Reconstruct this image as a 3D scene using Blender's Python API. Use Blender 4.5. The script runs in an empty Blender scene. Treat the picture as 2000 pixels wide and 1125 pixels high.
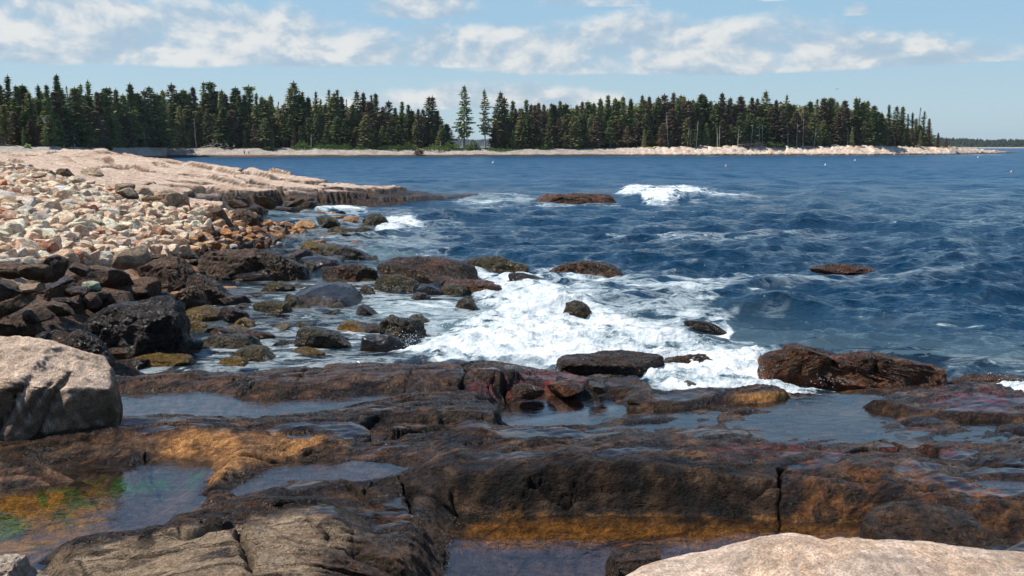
import bpy, math, random
import numpy as np
from math import radians, sin, cos, pi

Q = 1.0                      # mesh density factor
# ------------------------------------------------------------------ scene, camera
scene = bpy.context.scene
COL = scene.collection
H = 3.9                      # eye height above the sea
F = 1944.0                   # focal length in photograph pixels (35 mm on a 36 mm frame)
HOR = 286.0
TILT = math.atan((562.5 - HOR) / F)
CT, ST = cos(TILT), sin(TILT)

def ray(px, py):
    x = (px - 1000.0) / F; u = (562.5 - py) / F
    return x, CT + u * ST, -ST + u * CT

def G(px, py, z=0.0):
    """point of the world at height z seen at a photo position"""
    x, y, w = ray(px, py)
    s = (z - H) / w
    return (x * s, y * s, z)

def atY(px, py, Y):
    """point of the world at depth Y seen at a photo position"""
    x, y, w = ray(px, py)
    s = Y / y
    return (x * s, Y, H + w * s)

def to_px(X, Y, Z):
    dz = Z - H
    d = Y * CT - dz * ST
    u = Y * ST + dz * CT
    return 1000.0 + F * X / d, 562.5 - F * u / d

cam_d = bpy.data.cameras.new('camera'); cam = bpy.data.objects.new('camera', cam_d)
COL.objects.link(cam); scene.camera = cam
cam.location = (0, 0, H)
cam.rotation_euler = (pi / 2 - TILT, 0, 0)
cam_d.sensor_width = 36.0; cam_d.lens = F * 36.0 / 2000.0
cam_d.clip_start = 0.1; cam_d.clip_end = 60000.0

# ------------------------------------------------------------------ tags
def tag(o, label=None, cat=None, group=None, kind=None):
    if label: o['label'] = label
    if cat: o['category'] = cat
    if group: o['group'] = group
    if kind: o['kind'] = kind
    return o

def empty(name, loc, rz=0.0):
    o = bpy.data.objects.new(name, None); COL.objects.link(o)
    o.location = loc; o.rotation_euler = (0, 0, rz); o.empty_display_size = 0.2
    return o

def link_mesh(name, me, parent=None):
    o = bpy.data.objects.new(name, me); COL.objects.link(o)
    if parent: o.parent = parent
    return o

# ------------------------------------------------------------------ numpy noise
_r = np.random.RandomState(7)
_P = _r.permutation(4096).astype(np.int64); _P = np.concatenate([_P, _P])
_ang = _r.rand(4096) * 2 * pi
_G2 = np.stack([np.cos(_ang), np.sin(_ang)], 1)
_G3 = _r.randn(4096, 3); _G3 /= np.linalg.norm(_G3, axis=1)[:, None]

def perlin2(x, y, seed=0):
    xi = np.floor(x); yi = np.floor(y); xf = x - xi; yf = y - yi
    xi = (xi.astype(np.int64) + seed * 131) & 4095; yi = (yi.astype(np.int64) + seed * 57) & 4095
    u = xf * xf * xf * (xf * (xf * 6 - 15) + 10); v = yf * yf * yf * (yf * (yf * 6 - 15) + 10)
    x1 = (xi + 1) & 4095; y1 = (yi + 1) & 4095
    def g(a, b, dx, dy):
        h = _P[_P[a] + b]
        return _G2[h, 0] * dx + _G2[h, 1] * dy
    n00 = g(xi, yi, xf, yf); n10 = g(x1, yi, xf - 1, yf)
    n01 = g(xi, y1, xf, yf - 1); n11 = g(x1, y1, xf - 1, yf - 1)
    a = n00 + u * (n10 - n00); b = n01 + u * (n11 - n01)
    return (a + v * (b - a)) * 1.5

def perlin3(p, seed=0):
    i = np.floor(p); f = p - i
    i = (i.astype(np.int64) + seed * 97) & 4095
    j = (i + 1) & 4095
    w = f * f * f * (f * (f * 6 - 15) + 10)
    out = 0
    for a in (0, 1):
        ia = j[:, 0] if a else i[:, 0]; wa = w[:, 0] if a else 1 - w[:, 0]; fa = f[:, 0] - a
        pa = _P[ia]
        for b in (0, 1):
            ib = j[:, 1] if b else i[:, 1]; wb = w[:, 1] if b else 1 - w[:, 1]; fb = f[:, 1] - b
            pb = _P[pa + ib]
            for c in (0, 1):
                ic = j[:, 2] if c else i[:, 2]; wc = w[:, 2] if c else 1 - w[:, 2]; fc = f[:, 2] - c
                h = _P[pb + ic]
                out = out + wa * wb * wc * (_G3[h, 0] * fa + _G3[h, 1] * fb + _G3[h, 2] * fc)
    return out * 1.5

def fbm2(x, y, oct=4, seed=0, gain=0.5, lac=2.03, ridged=False):
    s = 0; a = 1.0; t = 0
    for o in range(oct):
        n = perlin2(x, y, seed + o * 3)
        if ridged: n = 1 - 2 * np.abs(n) * 1.3
        s = s + a * n; t += a; a *= gain
        x, y = x * lac * 0.96 + y * lac * 0.28 + 11.3, y * lac * 0.96 - x * lac * 0.28 + 5.1
    return s / t

def fbm3(p, oct=4, seed=0, gain=0.5, ridged=False):
    s = 0; a = 1.0; t = 0; q = p.copy()
    for o in range(oct):
        n = perlin3(q, seed + o * 3)
        if ridged: n = 1 - 2 * np.abs(n) * 1.3
        s = s + a * n; t += a; a *= gain
        q = q * 2.03 + 7.7
    return s / t

def cells2(x, y, seed=0):
    """worley: distance to the border between the two nearest cells, id value of the nearest, tilt vectors"""
    xi = np.floor(x); yi = np.floor(y)
    d1 = np.full(x.shape, 9.0); d2 = np.full(x.shape, 9.0)
    idv = np.zeros(x.shape); ox = np.zeros(x.shape); oy = np.zeros(x.shape)
    for a in (-1, 0, 1):
        for b in (-1, 0, 1):
            cx = (xi + a); cy = (yi + b)
            h = _P[_P[(cx.astype(np.int64) + seed * 31) & 4095] + ((cy.astype(np.int64) + seed * 17) & 4095)]
            fx = (h & 63) / 63.0; fy = ((h >> 6) & 63) / 63.0
            dx = cx + 0.1 + 0.8 * fx - x; dy = cy + 0.1 + 0.8 * fy - y
            d = np.sqrt(dx * dx + dy * dy)
            m = d < d1
            d2 = np.where(m, d1, np.minimum(d2, d))
            d1 = np.where(m, d, d1)
            idv = np.where(m, h / 4095.0, idv)
            ox = np.where(m, dx, ox); oy = np.where(m, dy, oy)
    return d2 - d1, idv, ox, oy

def ss(a, b, x):
    t = np.clip((x - a) / (b - a), 0, 1)
    return t * t * (3 - 2 * t)

def sdf(poly, x, y, reach):
    """signed distance to a polygon, positive inside, clipped to -reach outside"""
    P = np.array(poly, float)
    out = np.full(x.shape, -reach)
    m = (x > P[:, 0].min() - reach) & (x < P[:, 0].max() + reach) & (y > P[:, 1].min() - reach) & (y < P[:, 1].max() + reach)
    if not m.any(): return out
    xs = x[m]; ys = y[m]
    d = np.full(xs.shape, 1e9); ins = np.zeros(xs.shape, bool)
    n = len(P)
    for i in range(n):
        ax, ay = P[i]; bx, by = P[(i + 1) % n]
        ex, ey = bx - ax, by - ay
        l2 = ex * ex + ey * ey + 1e-12
        t = np.clip(((xs - ax) * ex + (ys - ay) * ey) / l2, 0, 1)
        d = np.minimum(d, (xs - ax - t * ex) ** 2 + (ys - ay - t * ey) ** 2)
        if ay != by:
            c = ((ay > ys) != (by > ys)) & (xs < (bx - ax) * (ys - ay) / (by - ay) + ax)
            ins ^= c
    d = np.sqrt(d)
    out[m] = np.maximum(np.where(ins, d, -d), -reach)
    return out

def pxpoly(pts, z):
    return [G(a, b, z)[:2] for a, b in pts]

# ------------------------------------------------------------------ materials
def new_mat(name):
    m = bpy.data.materials.new(name); m.use_nodes = True
    nt = m.node_tree; nt.nodes.clear()
    return m, nt

class NB:
    """short node building"""
    def __init__(s, nt): s.nt = nt
    def n(s, t, **kw):
        nd = s.nt.nodes.new(t)
        for k, v in kw.items():
            if k.startswith('i_'):
                nd.inputs[k[2:].replace('_', ' ')].default_value = v
            else: setattr(nd, k, v)
        return nd
    def l(s, a, b): s.nt.links.new(a, b)
    def math(s, op, a, b=None, c=None, clamp=False):
        nd = s.nt.nodes.new('ShaderNodeMath'); nd.operation = op; nd.use_clamp = clamp
        for i, v in enumerate((a, b, c)):
            if v is None: continue
            if isinstance(v, (int, float)): nd.inputs[i].default_value = v
            else: s.l(v, nd.inputs[i])
        return nd.outputs[0]
    def mapr(s, v, a, b, c=0.0, d=1.0, smooth=True):
        nd = s.nt.nodes.new('ShaderNodeMapRange')
        nd.interpolation_type = 'SMOOTHSTEP' if smooth else 'LINEAR'
        nd.inputs['From Min'].default_value = a; nd.inputs['From Max'].default_value = b
        nd.inputs['To Min'].default_value = c; nd.inputs['To Max'].default_value = d
        s.l(v, nd.inputs['Value']); return nd.outputs['Result']
    def mix(s, f, a, b, blend='MIX'):
        nd = s.nt.nodes.new('ShaderNodeMix'); nd.data_type = 'RGBA'; nd.blend_type = blend
        if isinstance(f, (int, float)): nd.inputs[0].default_value = f
        else: s.l(f, nd.inputs[0])
        for i, v in ((6, a), (7, b)):
            if isinstance(v, tuple): nd.inputs[i].default_value = v if len(v) == 4 else v + (1,)
            else: s.l(v, nd.inputs[i])
        return nd.outputs[2]
    def noise(s, vec, scale, detail=4, rough=0.55, dist=0.0, dims='3D'):
        nd = s.nt.nodes.new('ShaderNodeTexNoise'); nd.noise_dimensions = dims
        nd.inputs['Scale'].default_value = scale; nd.inputs['Detail'].default_value = detail
        nd.inputs['Roughness'].default_value = rough; nd.inputs['Distortion'].default_value = dist
        if vec is not None: s.l(vec, nd.inputs['Vector'])
        return nd.outputs['Fac']
    def mapping(s, vec, scale=(1, 1, 1), rot=(0, 0, 0), loc=(0, 0, 0)):
        nd = s.nt.nodes.new('ShaderNodeMapping')
        nd.inputs['Scale'].default_value = scale; nd.inputs['Rotation'].default_value = rot
        nd.inputs['Location'].default_value = loc
        s.l(vec, nd.inputs['Vector']); return nd.outputs[0]

def make_rock_material():
    """granite: base colour and wetness are stored per vertex, grain and pits come from noise"""
    m, nt = new_mat('shore_granite'); b = NB(nt)
    geo = b.n('ShaderNodeNewGeometry'); pos = geo.outputs['Position']
    col = b.n('ShaderNodeVertexColor', layer_name='tint').outputs['Color']
    wet = b.n('ShaderNodeAttribute', attribute_name='wet').outputs['Fac']
    mot = b.noise(pos, 2.3, 8, 0.68)
    mot2 = b.noise(pos, 11.0, 6, 0.7)
    grain = b.noise(pos, 70.0, 3, 0.7)
    streak = b.noise(b.mapping(pos, (3.0, 9.0, 26.0), (0.25, 0.35, 0.5)), 1.0, 6, 0.65, 0.6)
    v = b.mapr(mot, 0.3, 0.7, 0.62, 1.38)
    v = b.math('MULTIPLY', v, b.mapr(mot2, 0.34, 0.66, 0.58, 1.42))
    v = b.math('MULTIPLY', v, b.mapr(grain, 0.32, 0.68, 0.60, 1.40))
    v = b.math('MULTIPLY', v, b.mapr(streak, 0.3, 0.62, 0.86, 1.08))
    v = b.math('ADD', 1.0, b.math('MULTIPLY', b.math('SUBTRACT', v, 0.94), b.mapr(wet, 0.0, 0.3, 0.62, 1.1)))
    vc = b.n('ShaderNodeCombineXYZ')
    for i in range(3): b.l(v, vc.inputs[i])
    base = b.mix(1.0, col, vc.outputs[0], 'MULTIPLY')
    # iron stain / lichen speckle
    st = b.mapr(b.noise(pos, 5.0, 7, 0.75), 0.56, 0.70, 0.0, 0.35)
    hue = b.mix(st, base, b.mix(1.0, base, (1.35, 0.85, 0.5, 1), 'MULTIPLY'))
    speck = b.mapr(b.noise(pos, 160.0, 2, 0.6), 0.62, 0.70, 0.0, 0.55)
    hue = b.mix(speck, hue, b.mix(1.0, hue, (0.35, 0.33, 0.33, 1), 'MULTIPLY'))
    crys = b.n('ShaderNodeTexVoronoi'); crys.inputs['Scale'].default_value = 75.0; b.l(pos, crys.inputs['Vector'])
    sepc = b.n('ShaderNodeSeparateColor'); b.l(crys.outputs['Color'], sepc.inputs[0])
    dk = b.math('MULTIPLY', b.mapr(sepc.outputs[0], 0.72, 0.80), b.mapr(wet, 0.0, 0.06, 0.32, 0.0))
    lt = b.math('MULTIPLY', b.mapr(sepc.outputs[1], 0.75, 0.85), b.mapr(wet, 0.0, 0.06, 0.45, 0.0))
    hue = b.mix(dk, hue, b.mix(1.0, hue, (0.38, 0.33, 0.31, 1), 'MULTIPLY'))
    hue = b.mix(lt, hue, b.mix(1.0, hue, (1.15, 1.2, 1.25, 1), 'MULTIPLY'))
    bs = b.n('ShaderNodeBsdfPrincipled')
    b.l(hue, bs.inputs['Base Color'])
    rwet = b.mapr(b.noise(pos, 14.0, 4, 0.7), 0.35, 0.65, 0.05, 0.24)
    rough = b.n('ShaderNodeMix'); rough.data_type = 'FLOAT'
    b.l(wet, rough.inputs[0]); rough.inputs[2].default_value = 0.85; b.l(rwet, rough.inputs[3])
    fl = b.mapr(wet, 0.88, 1.0, 0, 1)
    rf = b.n('ShaderNodeMix'); rf.data_type = 'FLOAT'; b.l(fl, rf.inputs[0]); b.l(rough.outputs[0], rf.inputs[2]); rf.inputs[3].default_value = 0.05
    b.l(rf.outputs[0], bs.inputs['Roughness'])
    b.l(b.mapr(wet, 0, 1, 0.2, 0.38), bs.inputs['Specular IOR Level'])
    bs.inputs['IOR'].default_value = 1.45
    # bump: coarse pits, fine grain, fissures
    h1 = b.noise(pos, 9.0, 9, 0.72)
    h2 = b.noise(pos, 34.0, 6, 0.72)
    crack = b.mapr(b.math('ABSOLUTE', b.math('SUBTRACT', b.noise(b.mapping(pos, (1.2, 2.6, 5.0), (0.2, 0.3, 0.6)), 1.6, 4, 0.6, 0.8), 0.5)), 0.0, 0.02, -1.0, 0.0)
    hh = b.math('ADD', b.math('MULTIPLY', h1, 0.6), b.math('MULTIPLY', h2, 0.30))
    mass = b.mapr(wet, 0.0, 0.03, 0.12, 1.0)
    hh = b.math('ADD', hh, b.math('MULTIPLY', b.math('MULTIPLY', crack, mass), 0.14))
    hh = b.math('ADD', hh, b.math('MULTIPLY', b.math('MULTIPLY', streak, mass), 0.10))
    # chipped facets
    for sc_, am_ in ((6.0, 0.42), (19.0, 0.20)):
        vr = b.n('ShaderNodeTexVoronoi'); vr.inputs['Scale'].default_value = sc_; vr.inputs['Randomness'].default_value = 1.0
        wv_ = b.n('ShaderNodeVectorMath'); wv_.operation = 'ADD'; b.l(pos, wv_.inputs[0])
        nz = b.n('ShaderNodeTexNoise'); nz.inputs['Scale'].default_value = sc_ * .8; nz.inputs['Detail'].default_value = 3; b.l(pos, nz.inputs['Vector'])
        sc2 = b.n('ShaderNodeVectorMath'); sc2.operation = 'SCALE'; b.l(nz.outputs['Color'], sc2.inputs[0]); sc2.inputs['Scale'].default_value = 0.9 / sc_
        b.l(sc2.outputs[0], wv_.inputs[1]); b.l(wv_.outputs[0], vr.inputs['Vector'])
        hh = b.math('ADD', hh, b.math('MULTIPLY', b.math('MULTIPLY', vr.outputs['Distance'], b.mapr(wet, 0.0, 0.03, 0.35, 1.0)), am_))
    bp = b.n('ShaderNodeBump'); b.l(b.mapr(wet, 0.88, 1.0, 1.0, 0.05), bp.inputs['Strength']); bp.inputs['Distance'].default_value = 0.12
    b.l(hh, bp.inputs['Height']); b.l(bp.outputs[0], bs.inputs['Normal'])
    o = b.n('ShaderNodeOutputMaterial'); b.l(bs.outputs[0], o.inputs[0])
    return m
ROCK = make_rock_material()

def simple_mat(name, c, rough=0.8, var=0.3, scale=6.0, bump=0.0, metal=0.0, objvar=0.0, trans=0.0, coords='pos'):
    m, nt = new_mat(name); b = NB(nt)
    if coords == 'pos': pos = b.n('ShaderNodeNewGeometry').outputs['Position']
    else: pos = b.n('ShaderNodeTexCoord').outputs['Object']
    n = b.noise(pos, scale, 5, 0.65)
    v = b.mapr(n, 0.3, 0.7, 1 - var, 1 + var)
    if objvar:
        rnd = b.n('ShaderNodeObjectInfo').outputs['Random']
        v = b.math('MULTIPLY', v, b.mapr(rnd, 0, 1, 1 - objvar, 1 + objvar, False))
    vc = b.n('ShaderNodeCombineXYZ')
    for i in range(3): b.l(v, vc.inputs[i])
    base = b.mix(1.0, tuple(c) + (1,), vc.outputs[0], 'MULTIPLY')
    bs = b.n('ShaderNodeBsdfPrincipled'); b.l(base, bs.inputs['Base Color'])
    bs.inputs['Roughness'].default_value = rough; bs.inputs['Metallic'].default_value = metal
    bs.inputs['Specular IOR Level'].default_value = 0.3
    if bump:
        bp = b.n('ShaderNodeBump'); bp.inputs['Strength'].default_value = 0.6; bp.inputs['Distance'].default_value = bump
        b.l(n, bp.inputs['Height']); b.l(bp.outputs[0], bs.inputs['Normal'])
    o = b.n('ShaderNodeOutputMaterial'); b.l(bs.outputs[0], o.inputs[0])
    return m

# ------------------------------------------------------------------ mesh helpers
def mesh_from(name, verts, faces, mat=None, smooth=True, tint=None, wet=None, attrs=None, sharp=0):
    me = bpy.data.meshes.new(name)
    verts = np.asarray(verts, np.float32); faces = np.asarray(faces, np.int32)
    k = faces.shape[1]; n = len(faces)
    me.vertices.add(len(verts)); me.vertices.foreach_set('co', verts.ravel())
    me.loops.add(n * k); me.loops.foreach_set('vertex_index', faces.ravel())
    me.polygons.add(n)
    me.polygons.foreach_set('loop_start', np.arange(n, dtype=np.int32) * k)
    try: me.polygons.foreach_set('loop_total', np.full(n, k, np.int32))
    except Exception: pass
    me.update(calc_edges=True)
    if smooth: me.polygons.foreach_set('use_smooth', np.ones(n, bool))
    else: me.polygons.foreach_set('use_smooth', np.zeros(n, bool))
    if tint is not None:
        a = me.color_attributes.new('tint', 'FLOAT_COLOR', 'POINT')
        c = np.ones((len(verts), 4), np.float32); c[:, :3] = np.clip(tint, 0.002, 0.95); a.data.foreach_set('color', c.ravel())
    if wet is not None:
        a = me.attributes.new('wet', 'FLOAT', 'POINT'); a.data.foreach_set('value', np.asarray(np.clip(wet, 0, 1), np.float32))
    for k2, v in (attrs or {}).items():
        a = me.attributes.new(k2, 'FLOAT', 'POINT'); a.data.foreach_set('value', np.asarray(v, np.float32))
    if mat: me.materials.append(mat)
    me.validate(clean_customdata=False)
    if sharp: me.set_sharp_from_angle(angle=radians(sharp))
    return me

def grid_faces(R, C, keep=None):
    i = np.arange(R * C).reshape(R, C)
    f = np.stack([i[:-1, :-1], i[:-1, 1:], i[1:, 1:], i[1:, :-1]], -1).reshape(-1, 4)
    if keep is not None:
        k = keep.reshape(R, C)
        kk = (k[:-1, :-1] | k[:-1, 1:] | k[1:, 1:] | k[1:, :-1]).reshape(-1)
        f = f[kk]
    return f

def compact(verts, faces, *attrs):
    used = np.zeros(len(verts), bool); used[faces.ravel()] = True
    idx = np.cumsum(used) - 1
    return (verts[used], idx[faces]) + tuple(a[used] for a in attrs)
# ------------------------------------------------------------------ terrain
# height control: (photo x, photo y, height in m)
CTRL = [
 # left land
 (-500,560,1.4),(-500,420,2.1),(-500,330,2.9),(-500,303,3.3),
 (0,560,1.15),(0,500,1.45),(0,440,1.85),(0,380,2.35),(0,340,2.7),(0,318,2.95),(0,303,3.2),(0,297,3.3),
 (100,560,0.95),(120,500,1.25),(120,430,1.75),(120,370,2.25),(120,330,2.6),
 (250,560,0.5),(250,500,0.85),(250,440,1.25),(250,400,1.6),(250,360,2.05),(250,325,2.45),
 (380,520,0.25),(380,470,0.55),(380,430,0.95),(380,405,1.2),(380,375,1.55),
 (470,520,-0.15),(480,480,0.15),(480,450,0.35),(480,420,0.6),(480,400,0.85),(480,375,1.2),
 (560,500,-0.3),(560,460,-0.02),(560,430,0.05),(560,412,0.12),
 (640,480,-0.5),(640,440,-0.3),(640,412,-0.25),
 (720,404,-0.2),
 (800,402,-0.25),(860,392,-0.15),(960,386,-0.3),(900,400,-0.6),
 # dark rocks zone, left
 (0,640,0.75),(100,620,0.7),(200,600,0.4),(300,600,0.15),(330,560,0.2),(400,540,0.05),(380,620,-0.2),
 (220,700,0.25),(320,680,-0.05),(400,680,-0.5),(440,600,-0.4),(500,560,-0.4),(300,730,-0.1),
 (-400,640,1.3),(-400,760,1.0),(-400,1000,1.1),
 # open water
 (600,560,-0.7),(650,640,-0.7),(800,600,-0.9),(800,470,-1.0),(1000,640,-1.1),(1200,560,-1.2),(1200,700,-0.7),(1400,640,-1.2),
 (1700,600,-1.3),(2200,600,-1.4),(1000,450,-2.0),(1500,430,-2.5),(2200,430,-2.5),(1500,700,-0.7),(1800,690,-0.8),(2200,700,-0.8),
 (600,700,-0.4),(900,700,-0.3),(1500,345,-4),(2300,345,-4),(1000,330,-4),(700,335,-3),(1900,310,-5),
 (1050,715,-0.2),(1200,745,-0.1),(1400,755,-0.3),(1600,760,-0.2),(1900,758,-0.2),(2000,765,-0.3),(2200,768,-0.4),
 # near rock shelf
 (230,760,0.25),(420,750,0.42),(560,745,0.40),(700,750,0.45),(850,740,0.42),(960,730,0.36),(1080,745,0.22),(1000,765,0.3),
 (850,790,0.50),(950,800,0.42),(600,820,0.50),(700,800,0.52),(500,832,0.60),
 (1200,775,0.1),(1350,785,0.15),(1500,785,0.12),(1700,775,0.02),(1850,790,0.15),(2100,790,0.2),(2300,800,0.2),
 (200,830,0.72),(0,850,0.85),(100,880,0.88),(300,860,0.85),(450,870,0.80),(620,870,0.74),(550,890,0.75),
 (700,830,0.60),(800,850,0.62),(900,830,0.42),(900,870,0.60),(1000,850,0.34),(1000,880,0.60),(850,900,0.78),
 (1150,850,0.17),(1150,880,0.50),(1300,830,0.10),(1300,870,0.20),(1300,895,0.74),(1500,830,0.08),(1500,875,0.13),(1500,905,0.72),
 (1700,830,0.08),(1700,870,0.14),(1700,900,0.42),(1900,840,0.10),(1900,880,0.32),(2000,920,0.50),(2200,860,0.2),(2200,920,0.5),
 (560,960,0.82),(680,960,0.80),(620,1000,0.92),(800,1010,0.72),(850,1060,0.66),(500,1040,1.02),(300,1070,0.98),(150,1100,0.92),
 (400,1125,1.08),(650,1100,0.98),(800,1110,0.76),(600,1300,1.2),(200,1300,1.1),(-300,1200,1.1),(-200,900,0.9),
 (1000,1000,0.55),(1300,1010,0.5),(1700,1040,0.5),(2000,1050,0.6),(1200,1100,0.3),(1000,1100,0.3),(1500,1100,0.5),
 (1200,1250,0.6),(1700,1200,0.9),(2200,1100,0.9),(2200,1000,0.8),
]
# photo x, depth, height
CTRLW = [(300,85,2.98),(300,100,1.0),(330,112,-1.5),(400,80,2.58),(400,92,.3),(400,105,-1.5),(480,78,2.25),(480,89,0),(480,100,-1.5),(560,72,2.0),(560,83,-.1),(560,95,-1.5),
 (640,70,1.52),(640,80,-.2),(640,92,-1.8),(740,71,1.2),(740,80,-.4),(740,90,-1.8),(870,76,.5),(870,84,-.6),(930,82,.0),(960,90,-1.5),(240,100,2.9),(260,125,1.2),(290,140,-.8),(150,110,3.05),(150,150,3.0),(0,150,3.3),(-300,150,3.5),(230,150,.8),
 (520,70,1.5),(450,72,1.75),(600,67,1.0),(680,67,.95),(760,69,.75),(420,64,1.45),(350,68,1.85),(560,66,.55),(640,66,.45),(740,67.5,.35)]
def ctrl_surface(X, Y):
    """thin-plate surface through the control heights, fitted in (bearing, log distance)"""
    P = []
    for a, b, z in CTRL:
        g = G(a, b, z); P.append((g[0] / g[1] * 3.2, math.log(g[1]), z))
    for a, yy, z in CTRLW: P.append(((a - 1000) / F * 3.2, math.log(yy), z))
    P = np.array(P); n = len(P)
    def ker(r2): return 0.5 * r2 * np.log(r2 + 1e-12)
    d = ((P[:, None, :2] - P[None, :, :2]) ** 2).sum(-1)
    A = np.zeros((n + 3, n + 3)); A[:n, :n] = ker(d) + np.eye(n) * 2e-4
    A[:n, n] = 1; A[:n, n + 1:] = P[:, :2]; A[n, :n] = 1; A[n + 1:, :n] = P[:, :2].T
    w = np.linalg.solve(A, np.concatenate([P[:, 2], [0, 0, 0]]))
    sh = X.shape; u = (X / Y * 3.2).ravel(); v = np.log(Y).ravel()
    z = w[n] + w[n + 1] * u + w[n + 2] * v
    for i in range(n):
        z += w[i] * ker((u - P[i, 0]) ** 2 + (v - P[i, 1]) ** 2)
    return z.reshape(sh)

# pools: outline in the photo, water level, depth
POOLS = {
 'left':  ([(-260,975),(0,960),(80,950),(165,940),(120,925),(110,908),(250,915),(330,897),(418,899),(400,948),(394,966),(430,969),(468,946),(500,928),(560,905),(620,900),(760,904),(802,914),(745,935),(700,942),(640,938),(560,938),(520,958),(460,975),(350,1008),(325,1030),(200,1043),(130,1060),(88,1088),(70,1130),(40,1220),(-260,1220)], 0.70, 0.32),
 'upper': ([(100,770),(225,768),(420,765),(440,774),(520,779),(640,774),(780,766),(778,775),(690,795),(640,806),(500,820),(330,814),(215,815),(100,812)], 0.36, 0.22),
 'right': ([(872,1250),(866,1070),(890,1045),(905,1012),(1100,1008),(1330,1012),(1530,1016),(1690,1024),(1700,1060),(1560,1080),(1400,1110),(1300,1150),(1250,1250)], 0.48, 0.30),
 'middle':([(985,783),(1060,772),(1130,775),(1195,780),(1200,800),(1140,825),(1000,836),(960,830),(972,805)], 0.13, 0.25),
 'small': ([(905,862),(925,853),(965,851),(990,856),(940,866),(965,878),(930,880),(900,872)], 0.52, 0.10),
 'ledge': ([(1880,942),(1930,936),(2010,938),(2060,945),(2010,952),(1930,951)], 0.60, 0.10),
 'crack': ([(560,847),(600,845),(622,852),(600,858),(566,856)], 0.70, 0.08),
}
# slabs: outline, height of the projection plane, top height front, top height back, edge width
SLABS = [
 ([(-300,895),(0,890),(70,862),(105,850),(200,843),(300,846),(420,842),(540,850),(640,856),(690,866),(640,888),(560,893),(480,915),(468,944),(430,967),(396,964),(402,930),(420,897),(330,893),(280,893),(180,885),(60,905),(-300,905)], 0.85, 0.88, 0.84, 0.12),
 ([(-300,905),(0,897),(60,905),(110,922),(160,940),(80,948),(0,957),(-300,970)], 0.80, 0.80, 0.82, 0.08),
 ([(-300,840),(0,842),(100,842),(180,832),(225,826),(260,830),(420,838),(520,842),(560,848),(400,852),(200,850),(0,860),(-300,860)], 0.86, 0.90, 0.90, 0.15),
 ([(560,965),(660,962),(720,975),(860,995),(905,1010),(885,1050),(862,1075),(875,1300),(480,1300),(480,985)], 0.72, 0.72, 0.74, 0.22),
 ([(85,1092),(112,1066),(200,1052),(300,1048),(330,1028),(400,1003),(470,985),(560,968),(650,985),(690,1030),(660,1090),(600,1140),(560,1300),(20,1300)], 0.90, 1.06, 0.90, 0.14),
 ([(300,1043),(330,1030),(420,1027),(448,1040),(450,1055),(380,1075),(305,1072)], 1.02, 1.12, 1.10, 0.05),
 ([(225,742),(400,734),(540,726),(543,738),(430,770),(300,768),(225,767)], 0.40, 0.52, 0.42, 0.10),
 ([(430,768),(545,738),(620,730),(720,722),(850,716),(925,712),(925,745),(850,757),(790,764),(640,774),(480,780)], 0.45, 0.58, 0.46, 0.12),
 ([(925,722),(960,716),(1005,717),(1010,730),(980,738),(935,738)], 0.42, 0.50, 0.45, 0.08),
 ([(780,800),(840,785),(880,765),(960,762),(1000,768),(972,800),(965,822),(880,828),(800,835),(700,826),(600,835),(510,828),(640,808),(700,800)], 0.50, 0.66, 0.46, 0.08),
 ([(1010,735),(1060,728),(1120,735),(1150,745),(1130,760),(1060,766),(1000,765)], 0.22, 0.27, 0.24, 0.06),
 ([(1110,770),(1170,755),(1250,750),(1275,765),(1270,782),(1180,780)], 0.12, 0.30, 0.26, 0.06),
 ([(1198,795),(1215,781),(1265,773),(1330,776),(1480,768),(1535,778),(1480,791),(1300,800),(1230,801)], 0.15, 0.26, 0.30, 0.05),
 ([(1688,801),(1740,787),(1840,782),(1890,772),(1950,772),(2020,786),(2300,792),(2300,850),(2000,832),(1860,824),(1760,814)], 0.12, 0.26, 0.30, 0.07),
 ([(700,975),(745,942),(800,915),(900,892),(1000,887),(1100,886),(1300,892),(1500,910),(1640,917),(1800,925),(2000,945),(2300,965),(2300,1050),(1900,1040),(1690,1022),(1530,1013),(1100,1008),(910,1003),(790,985)], 0.50, 1.0, 1.0, 0.10),
 ([(1640,917),(1690,895),(1800,888),(2000,885),(2300,890),(2300,960),(2000,940),(1860,930),(1740,925)], 0.55, 0.60, 0.56, 0.10),
 ([(1000,862),(1120,848),(1240,850),(1200,870),(1100,874)], 0.20, 0.33, 0.2, 0.1),
 ([(1060,835),(1130,815),(1180,805),(1260,812),(1330,818),(1240,835),(1150,842)], 0.14, 0.22, 0.17, 0.1),
 ([(1390,880),(1440,868),(1520,876),(1640,885),(1560,895),(1440,897)], 0.18, 0.30, 0.2, 0.1),
 ([(1270,888),(1330,876),(1400,888),(1340,896)], 0.2, 0.32, 0.24, 0.08),
]
SHELF = [(1330,826),(1420,806),(1560,792),(1680,808),(1860,836),(2200,845),(2200,862),(1900,866),(1720,862),(1560,840),(1440,842)]
WALL_TOP = [(700,0.70),(760,0.75),(800,0.83),(900,0.90),(1100,0.93),(1300,0.91),(1500,0.83),(1640,0.80),(1800,0.79),(2000,0.74),(2300,0.70)]

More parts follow.
